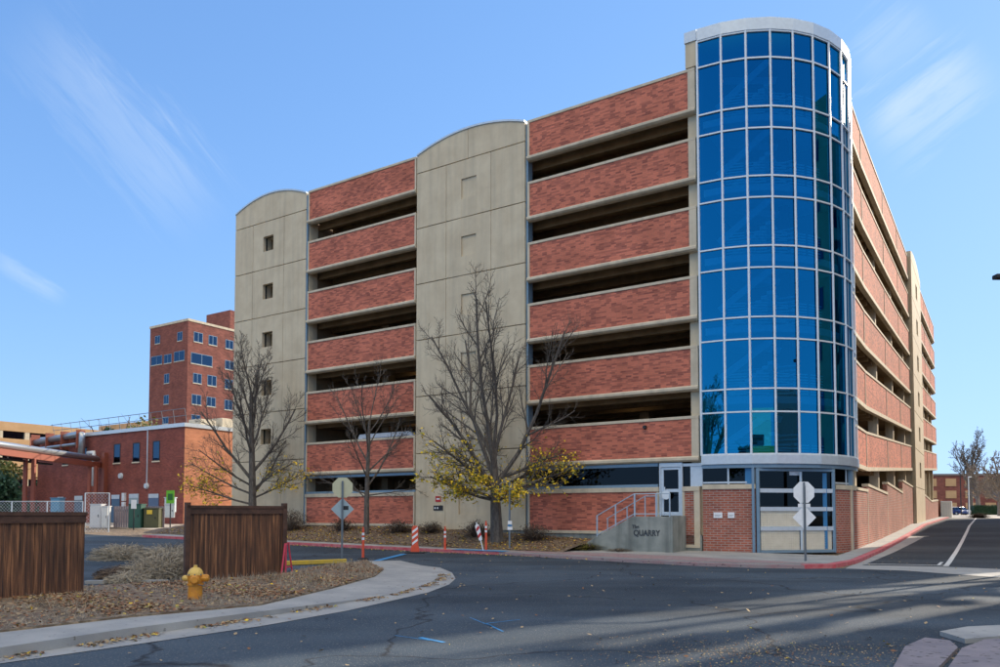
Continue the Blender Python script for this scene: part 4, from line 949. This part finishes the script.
# wall signs
def wall_sign(name, label, lx, ly, z, w_, h_, m, rz=0):
    t = thing(name, label, 'sign', (*wl(lx, ly), z), -YAW + rz); MB().box(-w_ / 2, w_ / 2, -.015, .0, -h_ / 2, h_ / 2).build('board', m, t, bevel=.004); return t
t = wall_sign('wall_sign', 'small red wall sign with a white bar on the middle concrete tower', -14.05, -.06, 2.55, .36, .3, M['signred']); MB().box(-.11, .11, -.02, -.0155, -.03, .04).build('white_bar', white, t)
t = wall_sign('wall_sign', 'small black wall sign with white marks below the red one', -14.05, -.06, 2.08, .62, .26, M['black'])
for x in (-.2, -.03): MB().prism([(x - .06, 0), (x, -.06), (x + .06, 0), (x, .06)], 'y', -.02, -.0155).build('white_mark', white, t)
for a, w_, lab in ((7.0, .36, 'left white paper notice on the curved brick wall by the gate'), (12.8, .27, 'right white paper notice on the curved brick wall by the gate')):
    p = cp_(a, RT + .0); t = wall_sign('wall_notice', lab, p[0], p[1] - .01, 1.72, w_, .24, white, R_(a)); MB().box(-w_ * .35, w_ * .35, -.018, -.0155, .0, .012).build('print_line', M['black'], t); MB().box(-w_ * .35, w_ * .2, -.018, -.0155, -.05, -.04).build('print_line', M['black'], t)

# ================================================================ LEFT BACKGROUND
def grid_thing(name, label, cat, x, y, z): return thing(name, label, cat, (x, y, z), -YAW)
def win_front(t, x0, x1, z0, z1, m='glass_dark', fm='alu_w', y=0, sill=True):
    f = MB(); f.box(x0, x1, y - .03, y + .05, z0, z0 + .07); f.box(x0, x1, y - .03, y + .05, z1 - .07, z1); f.box(x0, x0 + .07, y - .03, y + .05, z0 + .071, z1 - .071); f.box(x1 - .07, x1, y - .03, y + .05, z0 + .071, z1 - .071)
    if x1 - x0 > 1.1: f.box((x0 + x1) / 2 - .04, (x0 + x1) / 2 + .04, y - .03, y + .05, z0 + .071, z1 - .071)
    o = f.build('window', M[fm], t); MB().box(x0 + .07, x1 - .07, y - .012, y + .03, z0 + .07, z1 - .07).build('pane', M[m], o)
    if sill: MB().box(x0 - .05, x1 + .05, y - .08, y - .001, z0 - .12, z0 - .005).build('sill', M['conc_trim'], o)
def win_side(t, y0, y1, z0, z1, x=0, m='glass_dark'):
    f = MB(); f.box(x - .05, x + .03, y0, y1, z0, z0 + .07); f.box(x - .05, x + .03, y0, y1, z1 - .07, z1); f.box(x - .05, x + .03, y0, y0 + .07, z0 + .071, z1 - .071); f.box(x - .05, x + .03, y1 - .07, y1, z0 + .071, z1 - .071)
    if y1 - y0 > 1.1: f.box(x - .05, x + .03, (y0 + y1) / 2 - .04, (y0 + y1) / 2 + .04, z0 + .071, z1 - .071)
    o = f.build('window', M['steelblue'], t); MB().box(x - .03, x + .012, y0 + .07, y1 - .07, z0 + .07, z1 - .07).build('pane', M[m], o); MB().box(x + .001, x + .08, y0 - .05, y1 + .05, z0 - .14, z0 - .005).build('sill', M['conc_trim'], o)
CX, CY = -26.1, 63.0
def tF(px, cx=CX, cy=CY):   # distance along a front wall that starts at (cx, cy)
    r = (px - 500) / 763.16; return (cx - r * cy) / (EX[0] + r * EY[0])
def zF(py, t, cy=CY): return 1.78 + (513.8 - py) * (cy + EY[0] * t) / 763.16
b = grid_thing('brick_utility_building', 'long low dark red brick building with a metal coping, behind the fences', 'building', CX, CY, 0)
MB().box(-23.5, -.05, 0, 16, .3, 9.0).build('wall', M['brick_far'], b); MB().box(-.049, 0, .0, 16, .3, 9.0).build('side_wall', brick('sunlit_brick', (.62, .25, .13), (.5, .19, .1), (.5, .25, .15), bw=.3, bh=.1, ms=.01, bias=0), b, ).__setitem__('label', 'brick end wall, sunlight painted in as lighter orange')  # end wall's sunlit brightness is put into its orange brick colour
f = MB(); f.box(-23.7, .1, -.12, 16.1, 9.003, 9.32); f.build('roof_coping', M['alu'], b)
for px0, px1, y0, y1 in [(113, 119.5, 444, 463), (132, 139, 443, 462), (152, 159, 441, 461), (80, 86, 447, 463), (62, 67.5, 449, 465)]:
    a, c = tF(px0), tF(px1); win_front(b, -a, -c, zF(y1, a), zF(y0, a), fm='black')
for px0, px1, y0, y1, k in [(112, 120, 495, 521, 0), (129.5, 139, 494, 521, 1), (149, 159, 494, 521, 2), (75, 83, 496, 522, 3), (58, 64, 497, 522, 4)]:
    a, c = tF(px0), tF(px1); q = MB().box(-a, -c, -.06, .02, .85, zF(y0, a)).build('door', plain('grey_blue_door_%d' % k, [(.08, .15, .24), (.3, .38, .42), (.1, .15, .25), (.1, .14, .2), (.1, .16, .2)][k], .5), b)
    MB().box(-a, -c, -.065, -.061, zF(y0 + 4, a), zF(y0, a)).build('transom_light', M['alu'], q)
for px, py in ((121, 476), (147, 486)):
    a = tF(px); MB().tube([(-a, -.02, zF(py, a)), (-a, -.2, zF(py, a))], [.28, .22], 12).build('round_vent', M['alu'], b)
a = tF(147); MB().box(-a - .04, -a + .04, -.08, -.01, zF(484, a), 9).build('downpipe', M['alu'], b)
a = tF(106); MB().box(-a - .2, -a + .2, -.35, -.01, .8, 7.3).build('red_column', plain('red_brown_steel', (.26, .07, .04), .6), b)
for px, py in ((125, 497), (125, 506)): a = tF(px); MB().box(-a - .2, -a + .2, -.2, -.01, zF(py + 4, a), zF(py - 4, a)).build('meter_box', M['alu_w'], b)
# roof rail
q = MB()
for i in range(14): q.bar((-21 + i * 1.6, .3, 9.3), (-21 + i * 1.6 + .25, -.1, 10.5), .03); 
q.tube([(-21, -.1, 10.4), (0, -.1, 10.5)], .03, 5); q.tube([(-21, .1, 9.9), (0, .1, 9.95)], .03, 5); q.build('roof_rail', M['post'], b)
for i, (y, w_, h_) in enumerate([(2, 1.6, .6), (4.2, 1.2, .9), (6.4, 2.2, 1.1), (9, 1.8, .8)]):
    MB().box(-2.4, -.8, y, y + w_, 9.33, 9.33 + h_).build('roof_unit', M['conc_trim'], b, bevel=.05)
# pipes
pm = plain('galvanised_pipe', (.45, .48, .5), .35, .7); pr = plain('red_brown_paint', (.3, .08, .045), .6)
t = thing('pipe_rack', 'red brown steel pipe bridge carrying one long silver pipe into the brick building', 'pipe rack', (-36.0, 40, 0))
MB().tube([(.9, 0, 6.75), (0, 15, 6.75), (-.5, 29, 6.75)], .26, 10).build('pipe', pm, t, smooth=True)
MB().bar((.9, 0, 6.2), (-.5, 29.4, 6.2), .5, .45).build('beam', pr, t); MB().bar((.5, 0, 5.8), (-.7, 22, 5.8), .6, .1).build('walkway', M['black'], t)
for x, y in ((-.25, 18.2), (.25, 18.4), (-.35, 27.5), (.1, 27.7)): MB().box(x - .13, x + .13, y - .1, y + .1, .5, 6.0).build('leg', pr, t)
MB().tube([(.2, 18, 6.9), (.2, 18, 7.6)], .04, 5).build('bracket', pr, t)
t = grid_thing('wall_pipe', 'fat silver pipe running along the roof edge of the brick building then down', 'pipe', CX, CY, 0)
a = tF(88); MB().tube([(-22.8, -.7, 8.75), (-a - .3, -.7, 9.15), (-a, -.7, 9.1), (-a, -.7, 8.7), (-a, -.7, 6.9)], .3, 10).build('pipe', pm, t, smooth=True)
MB().tube([(-22.8, -1.0, 8.05), (-a - .4, -1.0, 8.2)], .14, 8).build('thin_pipe', pm, t)
for i in range(4): MB().box(-22.6 + i * 2.7, -22.5 + i * 2.7, -1.15, -.35, 7.8, 9.5).build('hanger', pr, t)
t = grid_thing('white_pipe', 'bent white pipe dropping down the brick wall below the pipe bridge', 'pipe', CX, CY, 0)
a = tF(99.5); MB().tube([(-a - 1.0, -.6, 7.35), (-a, -.6, 7.35), (-a, -.6, 7.1), (-a, -.6, 4.3)], .17, 10).build('pipe', plain('white_pipe_paint', (.75, .75, .72), .4), t, smooth=True)

# tall brick building
TX, TY = -52.4, 127.0
b = grid_thing('tall_brick_building', 'tall brown brick block with small paired windows, behind the low brick building', 'building', TX, TY, 0)
MB().box(-10.7, 0, 0, 40, 0, 34.2).build('wall', M['brick_tall'], b); MB().box(-10.8, .1, -.1, 40.1, 34.2, 34.6).build('roof_coping', M['conc_trim'], b)
MB().box(-7.5, -.8, 9, 26, 34.6, 38.2).build('penthouse', M['brick_tall'], b)
def tFt(px): return (TX - (px - 500) / 763.16 * TY) / (EX[0] + (px - 500) / 763.16 * EY[0])
def sR(px, cx=TX, cy=TY): r = (px - 500) / 763.16; return (r * cy - cx) / (EY[0] - r * EY[1])
for px0, px1, py0, py1 in [(152, 157, 335, 343), (174.5, 179.5, 331, 340), (148.5, 159.5, 356, 365), (161.5, 169, 354, 363), (171.5, 182, 351, 361), (162, 167, 373.5, 383), (162, 167, 395, 404), (161, 167, 417, 424)]:
    a, c = tFt(px0), tFt(px1); Yc = TY + EY[0] * a; win_front(b, -a, -c, 1.78 + (513.8 - py1) * Yc / 763, 1.78 + (513.8 - py0) * Yc / 763, fm='steelblue')
for px0, px1, py0, py1 in [(191, 200, 330, 340), (206, 214.5, 333.5, 343), (223, 231, 338, 347), (188.5, 210, 351, 362), (223, 232, 359, 368), (191, 199.5, 372, 382), (205.5, 214.5, 374, 384.5), (223, 231, 378, 388), (190, 199.5, 393.5, 403.5), (205, 214, 396, 405.5), (223, 231, 399, 409), (190, 199, 414, 423)]:
    a, c = sR(px0), sR(px1); Yc = TY + EY[1] * a; win_side(b, a, c, 1.78 + (513.8 - py1) * Yc / 763, 1.78 + (513.8 - py0) * Yc / 763)
# tan garage far left
FX, FY = -99.0, 150.0
b = grid_thing('tan_deck_building', 'tan banded office deck building far off at the left edge', 'building', FX, FY, 0)
s0, s1 = -14, 34
zz = [1, 7, 8.8, 12.3, 14, 16.8, 18.3, 20.1]
for i in range(0, 8, 2): MB().box(-30, 0, s0, s1, zz[i] if i else .8, zz[i + 1]).build('tan_band', M['brick_tan'], b)
for i in range(1, 7, 2): MB().box(-29.5, -.5, s0 + .5, s1 - .5, zz[i], zz[i + 1]).build('window_band', M['glass_dark'], b)
for y in range(-10, 34, 5): MB().box(-.6, -.05, y, y + .9, 7, 18.3).build('pier', M['conc_trim'], b)
b2 = grid_thing('tan_deck_building', 'lower tan stepped block with a stair head, beyond the pipe rack', 'building', -92, 196, 0)
MB().box(-30, 0, -6, 60, 1, 20.5).build('wall', M['brick_tan'], b2); MB().box(-24, -1, 2, 26, 20.5, 26).build('stair_head', M['brick_tan'], b2); MB().box(-.3, .15, -5, 58, 15.6, 17).build('window_band', M['glass_dark'], b2)

# foliage trees
def leafy(label, loc, w_, h_, seed, cols, n=2600, ls=.16, group=None, z0=.25):
    rn = random.Random(seed); t = thing('leafy_tree', label, 'tree', loc, 0, group)
    tk = MB(); grow(tk, [], Vector((0, 0, -.1)), (0, 0, 1), h_ * .6, .03 * h_, 0, 2, rn, dict(VASE, kids=[6, 4, 3])); tk.build('trunk', M['bark'], t, fix=False)
    cl = [(Vector((rn.gauss(0, .24) * w_, rn.gauss(0, .24) * w_, h_ * rn.uniform(z0, .88))), rn.uniform(.12, .24) * w_) for _ in range(22)]
    lb = MB()
    for i in range(n):
        c, r = rn.choice(cl); v = Vector((rn.gauss(0, 1), rn.gauss(0, 1), rn.gauss(0, .8))).normalized() * r * rn.uniform(.5, 1.1); leafquad(lb, c + v, ls * rn.uniform(.7, 1.3), rn, rn.randrange(len(cols)))
    lb.build('crown', cols, t, fix=False); return t
gd = [plain('evergreen_dark', (.02, .06, .025), .6), plain('evergreen_mid', (.035, .09, .035), .6)]; go = [plain('olive_foliage', (.12, .14, .03), .6), plain('yellow_green_foliage', (.24, .22, .05), .6)]
leafy('dark green tree at the left edge behind the wire fence', (-42.5, 64, .8), 5.0, 4.6, 1, gd, 3600, .18)
leafy('yellow green tree above the dark tree at the left edge', (-48.5, 74, 1), 5, 6.5, 2, go, 2600, .2)
leafy('green tree between the tan deck building and the brick wall', (-50.2, 88, 1.2), 5, 9.5, 3, gd, 2600, .2)
leafy('olive tree rising over the roof pipes of the brick building', (-52, 112, 1.5), 9, 14.5, 4, go, 2600, .3)
leafy('dark rounded tree top over the roof near the stair head', (-64, 128, 1.5), 7, 16, 5, gd, 2200, .3)
# low red wall segment left of the brick building
o = grid_thing('red_yard_wall', 'low dark red yard wall left of the brick building', 'wall', -47.5, 77.5, 0); MB().box(-14, 2, 0, .3, .5, 4.6).build('wall', M['brick_far'], o)

# small yard items
def chain_fence(label, a, b, z, h):
    L = math.hypot(b[0] - a[0], b[1] - a[1]); t = thing('chain_link_fence', label, 'fence', (a[0], a[1], z), math.atan2(b[1] - a[1], b[0] - a[0]))
    n = max(1, round(L / 2.6))
    for i in range(n + 1): MB().tube([(L * i / n, 0, 0), (L * i / n, 0, h)], .035, 6).build('post', M['alu'], t)
    MB().tube([(0, 0, h), (L, 0, h)], .025, 6).build('top_rail', M['alu'], t)
    q = MB(); s = .22; k = -h
    while k < L:
        for sg in (1, -1):
            x0, x1 = (k, k + h) if sg > 0 else (k + h, k); z0, z1 = 0, h
            if x0 < 0: z0 += (0 - x0); x0 = 0
            if x1 > L: z1 -= (x1 - L); x1 = L
            if sg < 0:
                x0, x1, z0, z1 = k + h, k, 0, h
                if x0 > L: z0 += x0 - L; x0 = L
                if x1 < 0: z1 -= -x1; x1 = 0
            if z1 > z0: q.bar((x0, 0, z0), (x1, 0, z1), .007)
        k += s
    q.build('wire_mesh', M['alu'], t, fix=False); return t
chain_fence('long galvanised chain link fence seen over the left wooden fence', (-42, 51), (-27.6, 50.5), .55, 2.05)
chain_fence('short tall chain link gate section at the right end of the wire fence', (-27.5, 50.6), (-25.9, 50.6), .55, 2.6)
t = thing('slatted_screen', 'grey slatted privacy screen between the white cabinet and the green cabinet', 'fence', (-28.3, 56.0, .78))
q = MB()
for i in range(22): q.box(i * .17, i * .17 + .14, -.02, .02, 0, 1.55)
q.build('slats', plain('grey_violet_slats', (.2, .17, .19), .7), t); MB().box(0, 3.75, .021, .06, 1.2, 1.3).build('rail', M['post'], t)
def cabinet(label, x, y, z, w_, d_, h_, c, door=True, cat='cabinet'):
    t = thing('utility_cabinet', label, cat, (x, y, z)); m = plain('cab_' + str(len(bpy.data.materials)), c, .5)
    MB().box(-w_ / 2, w_ / 2, -d_ / 2, d_ / 2, 0, h_ - .06).build('housing', m, t, bevel=.03); MB().box(-w_ / 2 - .04, w_ / 2 + .04, -d_ / 2 - .04, d_ / 2 + .04, h_ - .059, h_).build('lid', m, t)
    MB().box(-w_ * .42, w_ * .42, -d_ / 2 - .02, -d_ / 2 - .001, .12, h_ - .18).build('door_panel', m, t, bevel=.01); MB().box(w_ * .25, w_ * .32, -d_ / 2 - .05, -d_ / 2 - .021, h_ * .45, h_ * .55).build('handle', M['black'], t); return t
cabinet('white electrical cabinet at the left end of the slatted screen', -29.3, 55.6, .75, .8, .6, 1.75, (.6, .6, .6))
cabinet('small white meter cabinet next to the larger white one', -28.5, 55.3, .75, .45, .5, 1.6, (.65, .65, .62))
cabinet('dark green utility cabinet behind the white post sign', -26.4, 55.6, .75, .9, .8, 1.75, (.03, .1, .07))
cabinet('olive utility cabinet with a yellow label', -25.3, 55.8, .75, 1.1, .8, 1.45, (.08, .08, .03))
cabinet('light grey wall box beside the right door of the brick building', -25.3, 58.6, 1.9, .8, .3, 1.15, (.5, .58, .62))
cabinet('blue drum shaped cabinet behind the wire fence', -33.6, 58, .8, .7, .7, 2.2, (.12, .3, .45))
d = MB().box(-.2, .2, -.02, 0, -.15, .15).build('yellow_label', plain('yellow_label', (.7, .5, .05), .5)); d.location = (-25.4, 55.37, 1.9); tag(d, 'small yellow label on the olive utility cabinet', 'label')
def post_sign(label, x, y, z, h, w_, hh, c, c2=None):
    t = thing('post_sign', label, 'sign', (x, y, z)); MB().tube([(0, 0, 0), (0, 0, h)], .04, 6).build('post', M['black'], t); MB().box(-w_ / 2, w_ / 2, -.06, -.045, h - hh, h).build('board', plain('sign_' + str(len(bpy.data.materials)), c, .5), t)
    if c2: MB().box(-w_ * .3, w_ * .3, -.066, -.061, h - hh * .75, h - hh * .25).build('print', plain('print_' + str(len(bpy.data.materials)), c2, .5), t)
gx, gy = G(170, 533, .53); post_sign('bright green sign on a tall black post before the brick building', gx, gy, .5, 2.8, .52, .85, (.16, .5, .02), (.03, .15, .02))
post_sign('small white sign on a short post before the green cabinet', -25.5, 53.2, .65, 2.1, .36, .62, (.75, .77, .78))
cabinet('pale grey noticeboard panel on thin legs right of the olive cabinet', -23.6, 54.6, 1.5, .7, .1, 1.0, (.55, .6, .6), cat='noticeboard')

# ================================================================ RIGHT BACKGROUND
b = thing('brick_office_building', 'long three storey brick building with tan window bays at the end of the side street', 'building', (106, 190, 0), R_(-6))
MB().box(-6, 75, 0, 18, 1.5, 11.2).build('wall', M['brick_tall'], b); MB().box(-6.2, 75.2, -.2, 18, 11.2, 11.7).build('roof_coping', plain('grey_roof_edge', (.2, .16, .14), .7), b)
for fl in range(3):
    for i in range(16):
        MB().box(-4.5 + i * 4.6, -2 + i * 4.6, -.12, .05, 2.6 + fl * 3.0, 4.5 + fl * 3.0).build('window_bay', M['brick_tan'], b)
bark2 = 'bark_light'
bare_tree('tall grey bare tree before the far brick building', (95.5, 155, 1.6), 17, .4, 31, P=dict(VASE, rmin=.03, kids=[8, 8, 6, 4]), trunkf=.3)
bare_tree('broad tan barked bare tree at the right edge by the side street', (75.5, 115, 1.4), 9.5, .35, 33, P=dict(VASE, rmin=.025, kids=[8, 8, 6, 4], ang=[.7, .7, .7, .7]), trunkf=.25, bark=bark2, low=[(2, -1, 0, .5, 4), (2, 1, 0, .5, 4)])
bare_tree('tan barked bare tree second from the right edge', (84, 134, 1.5), 9, .3, 35, P=dict(VASE, rmin=.03, kids=[8, 7, 6, 4], ang=[.6, .7, .7, .7]), trunkf=.25, bark=bark2)
bare_tree('reddish bare tree behind the green hedge', (92, 140, 1.5), 8, .3, 36, P=dict(VASE, rmin=.03, kids=[8, 7, 6, 4], ang=[.7, .7, .7, .7]), trunkf=.2, bark=bark2)
t = thing('clipped_hedge', 'long clipped dark green hedge at the end of the side street', 'hedge', (82.5, 133, 1.55), R_(-4))
q = MB(); rn = random.Random(8)
for i in range(5200):
    x, y, z = rn.uniform(0, 5.8), rn.choice((rn.uniform(-.05, .1), rn.uniform(0, 1.2))), rn.uniform(0, 1.75); leafquad(q, (x, y, z), .07, rn, rn.randrange(2))
q.build('foliage', gd, t, fix=False); MB().box(.1, 5.7, .12, 1.1, 0, 1.6).build('branches', gd[0], t)
def lamp_post(label, x, y, z, h, arm=1.0, ax=-1, pole='black', rz=0):
    t = thing('street_lamp', label, 'street lamp', (x, y, z), rz, None); MB().tube([(0, 0, 0), (0, 0, h)], [.1, .06], 8).build('pole', M[pole], t)
    MB().tube([(0, 0, h), (ax * arm, 0, h + .1)], .04, 6).build('arm', M[pole], t)
    MB().prism([(ax * arm - .35, -.14), (ax * arm + .2, -.14), (ax * arm + .2, .14), (ax * arm - .35, .14)], 'z', h + .02, h + .17).build('lamp_head', M[pole], t, bevel=.03); return t
lamp_post('dark lamp post with a flat head left of the far bare trees', 78.5, 130, 1.5, 8.2, .6)
lamp_post('pale slim lamp post just left of the hedge', 80.5, 131, 1.5, 6.5, .3, 1, 'alu_w')
lamp_post('street lamp whose dark arm tip pokes in at the right edge, high in the sky', 18.6, 25.2, .05, 9.55, 1.72, -1)
lamp_post('dark street lamp at the right edge above the tan tree', 72.2, 108, 1.4, 8.2, 1.6, -1)
# cars
def car(label, loc, rz, c):
    t = thing('parked_car', label, 'car', loc, rz, 'cars parked at the end of the side street'); m = plain('paint_' + label[:5].strip().replace(' ', '_'), c, .3, .1)
    MB().prism([(-2.2, .3), (2.2, .3), (2.25, .7), (2.1, .88), (1.1, .95), (-1.6, .98), (-2.2, .9), (-2.25, .6)], 'y', -.88, .88).build('body', m, t, bevel=.08)
    MB().prism([(1.05, .96), (.45, 1.42), (-1.1, 1.45), (-1.75, .98)], 'y', -.75, .75).build('cabin', M['glass_dark'], t, bevel=.05); MB().prism([(.4, 1.43), (-1.05, 1.46), (-1.0, 1.5), (.35, 1.48)], 'y', -.7, .7).build('roof', m, t)
    for x in (-1.4, 1.4):
        for y in (-.86, .86): w2 = MB().tube([(x, y - .1, .33), (x, y + .1, .33)], .33, 14).build('wheel', M['black'], t); MB().tube([(x, y - .11, .33), (x, y + .11, .33)], .18, 10).build('rim', M['alu'], w2)
    for y in (-.6, .6): MB().box(2.2, 2.27, y - .15, y + .15, .6, .74).build('headlight', white, t)
x, y = wl(-18.2, 1.6)
t = thing('parked_van', 'white van roof showing above the brick panel behind the small slim tree', 'van', (x, y, 4.38), -YAW)
MB().prism([(-2.3, .35), (2.4, .35), (2.4, 1.0), (2.1, 1.25), (1.7, 1.9), (1.5, 2.0), (-2.2, 2.0), (-2.3, 1.8)], 'y', -.9, .9).build('body', white, t, bevel=.08)
for q_ in (-1.5, 1.5): MB().tube([(q_, -.93, .35), (q_, -.7, .35)], .35, 12).build('wheel', M['black'], t)
MB().box(-1.9, 1.3, -.915, -.901, 1.3, 1.75).build('side_window', M['glass_dark'], t)
car('dark blue car parked beyond the white tank', (79.5, 134, 1.5), R_(-70), (.02, .06, .22)); car('white car parked between the blue car and the hedge', (81.9, 136, 1.5), R_(-60), (.75, .75, .75))
car('dark car mostly hidden behind the garage corner at the street end', (77.6, 137, 1.5), R_(-80), (.02, .02, .03))
x, y = wl(5.7, 79); t = thing('white_tank', 'white ribbed generator enclosure just past the end of the garage', 'enclosure', (x, y, 1.25), -YAW)
MB().box(-.45, .75, -1, 1, .0, 2.1).build('housing', plain('white_enclosure', (.72, .76, .78), .4), t, bevel=.05)
for i in range(4): MB().box(-.4 + i * .28, -.35 + i * .28, -1.03, -1.001, .2, 1.9).build('rib', M['alu'], t)
scrub('dry_bush', 'low brown bush mound beside the white enclosure', 'bush', (*wl(9.3, 76.5), 1.2), 3.2, .7, 91, st_d, None, 800, .02)
x, y = wl(5.4, 80); MB().box(-8, 0, 0, .3, .8, 3.6).build('yard_wall', M['brick_low']).location = (x, y, 0)
tag(bpy.data.objects['yard_wall'], 'short red brick yard wall behind the white enclosure', 'wall')

# ================================================================ ACROSS THE STREETS (outside the picture: they shade the road and stand in the glass)
U = (math.cos(R_(SUN_AZ)), math.sin(R_(SUN_AZ))); V = (U[1], -U[0])      # V: c axis
def cs(c, s): return (c * V[0] + s * U[0], c * V[1] + s * U[1])
def block(label, c0, c1, s0, s1, h, m, wm='glass_dark'):
    t = thing('office_block', label, 'building', (0, 0, 0)); P = [cs(c0, s0), cs(c1, s0), cs(c1, s1), cs(c0, s1)]
    MB().prism(P, 'z', 0, h).build('wall', m, t)
    z = 2.0
    while z < h - 2:
        for (A, B) in ((P[0], P[1]), (P[3], P[0])):
            q = MB(); L = math.hypot(B[0] - A[0], B[1] - A[1]); n = int(L / 3.2); nx_, ny_ = (A[1] - B[1]) / L, (B[0] - A[0]) / L
            sg = 1
            for i in range(n):
                u0, u1 = (i + .3) / n, (i + .7) / n
                for off in (.04, -.04):
                    q.face([(A[0] + (B[0] - A[0]) * u + nx_ * off, A[1] + (B[1] - A[1]) * u + ny_ * off, zz_) for u, zz_ in ((u0, z), (u1, z), (u1, z + 1.5), (u0, z + 1.5))])
            q.build('window_row', M[wm], t, fix=False)
        z += 3.4
    return t
beige = mat('beige_precast', (.42, .36, .24), (.5, .43, .3), scale=1)
block('beige precast hospital block across the side street, outside the picture', -17.2, -9.2, 62, 76, 33, beige)
block('beige precast block across the road, outside the picture', -5.9, 22, 44, 70, 30, beige)
leafy('dense tree filling the alley between the two beige blocks', (*cs(-6.7, 50), 0), 1.1, 25, 12, gd, 4500, .26, z0=.12)
for a_, b_, lab in ((44, 57, 'beige row building nearest the corner across the side street, outside the picture'), (60, 98, 'long beige row building across the side street, outside the picture')):
    q = thing('row_building', lab, 'building', (AX, AY, 0), -YAW); MB().box(20, 32, a_, b_, 0, 19.8).build('wall', beige, q)
    for zz_ in (2, 6, 10, 14): MB().box(19.94, 19.99, a_ + 1, b_ - 1, zz_, zz_ + 1.6).build('window_band', M['glass_dark'], q)
t = thing('tan_workshop', 'tan rendered workshop behind the viewer', 'building', (15, -34, 0)); MB().box(0, 10, -10, 0, 0, 10.5).build('wall', plain('ochre_render', (.6, .36, .1), .8), t); MB().box(5, 6.2, .01, .05, 3, 7.5).build('window', M['alu_w'], t); MB().box(2, 9, -14, -10.2, 8, 16.5).build('white_structure', M['alu_w'], t); MB().box(3, 8, -10.15, -10.1, 11.5, 13).build('window', M['black'], t)
t = thing('red_hall', 'dark red metal hall behind the viewer', 'building', (46, -31, 0)); MB().box(0, 14, -12, 0, 0, 18).build('wall', plain('maroon_metal', (.35, .03, .04), .5), t); MB().box(3.5, 4.5, .01, .06, 9, 13).build('window', M['alu_w'], t)
bare_tree('large bare street tree behind the viewer on the left', (-25, -8, 0), 16, .35, 50, trunkf=.25, P=dict(VASE, rmin=.02))
leafy('round dark tree behind the viewer', (-6.5, -32, 0), 5, 11.5, 51, gd, 1500, .3)
bare_tree('bare street tree standing behind the garage', (*wl(-33.5, 35), 1), 14, .4, 52, trunkf=.3, P=dict(VASE, rmin=.03))
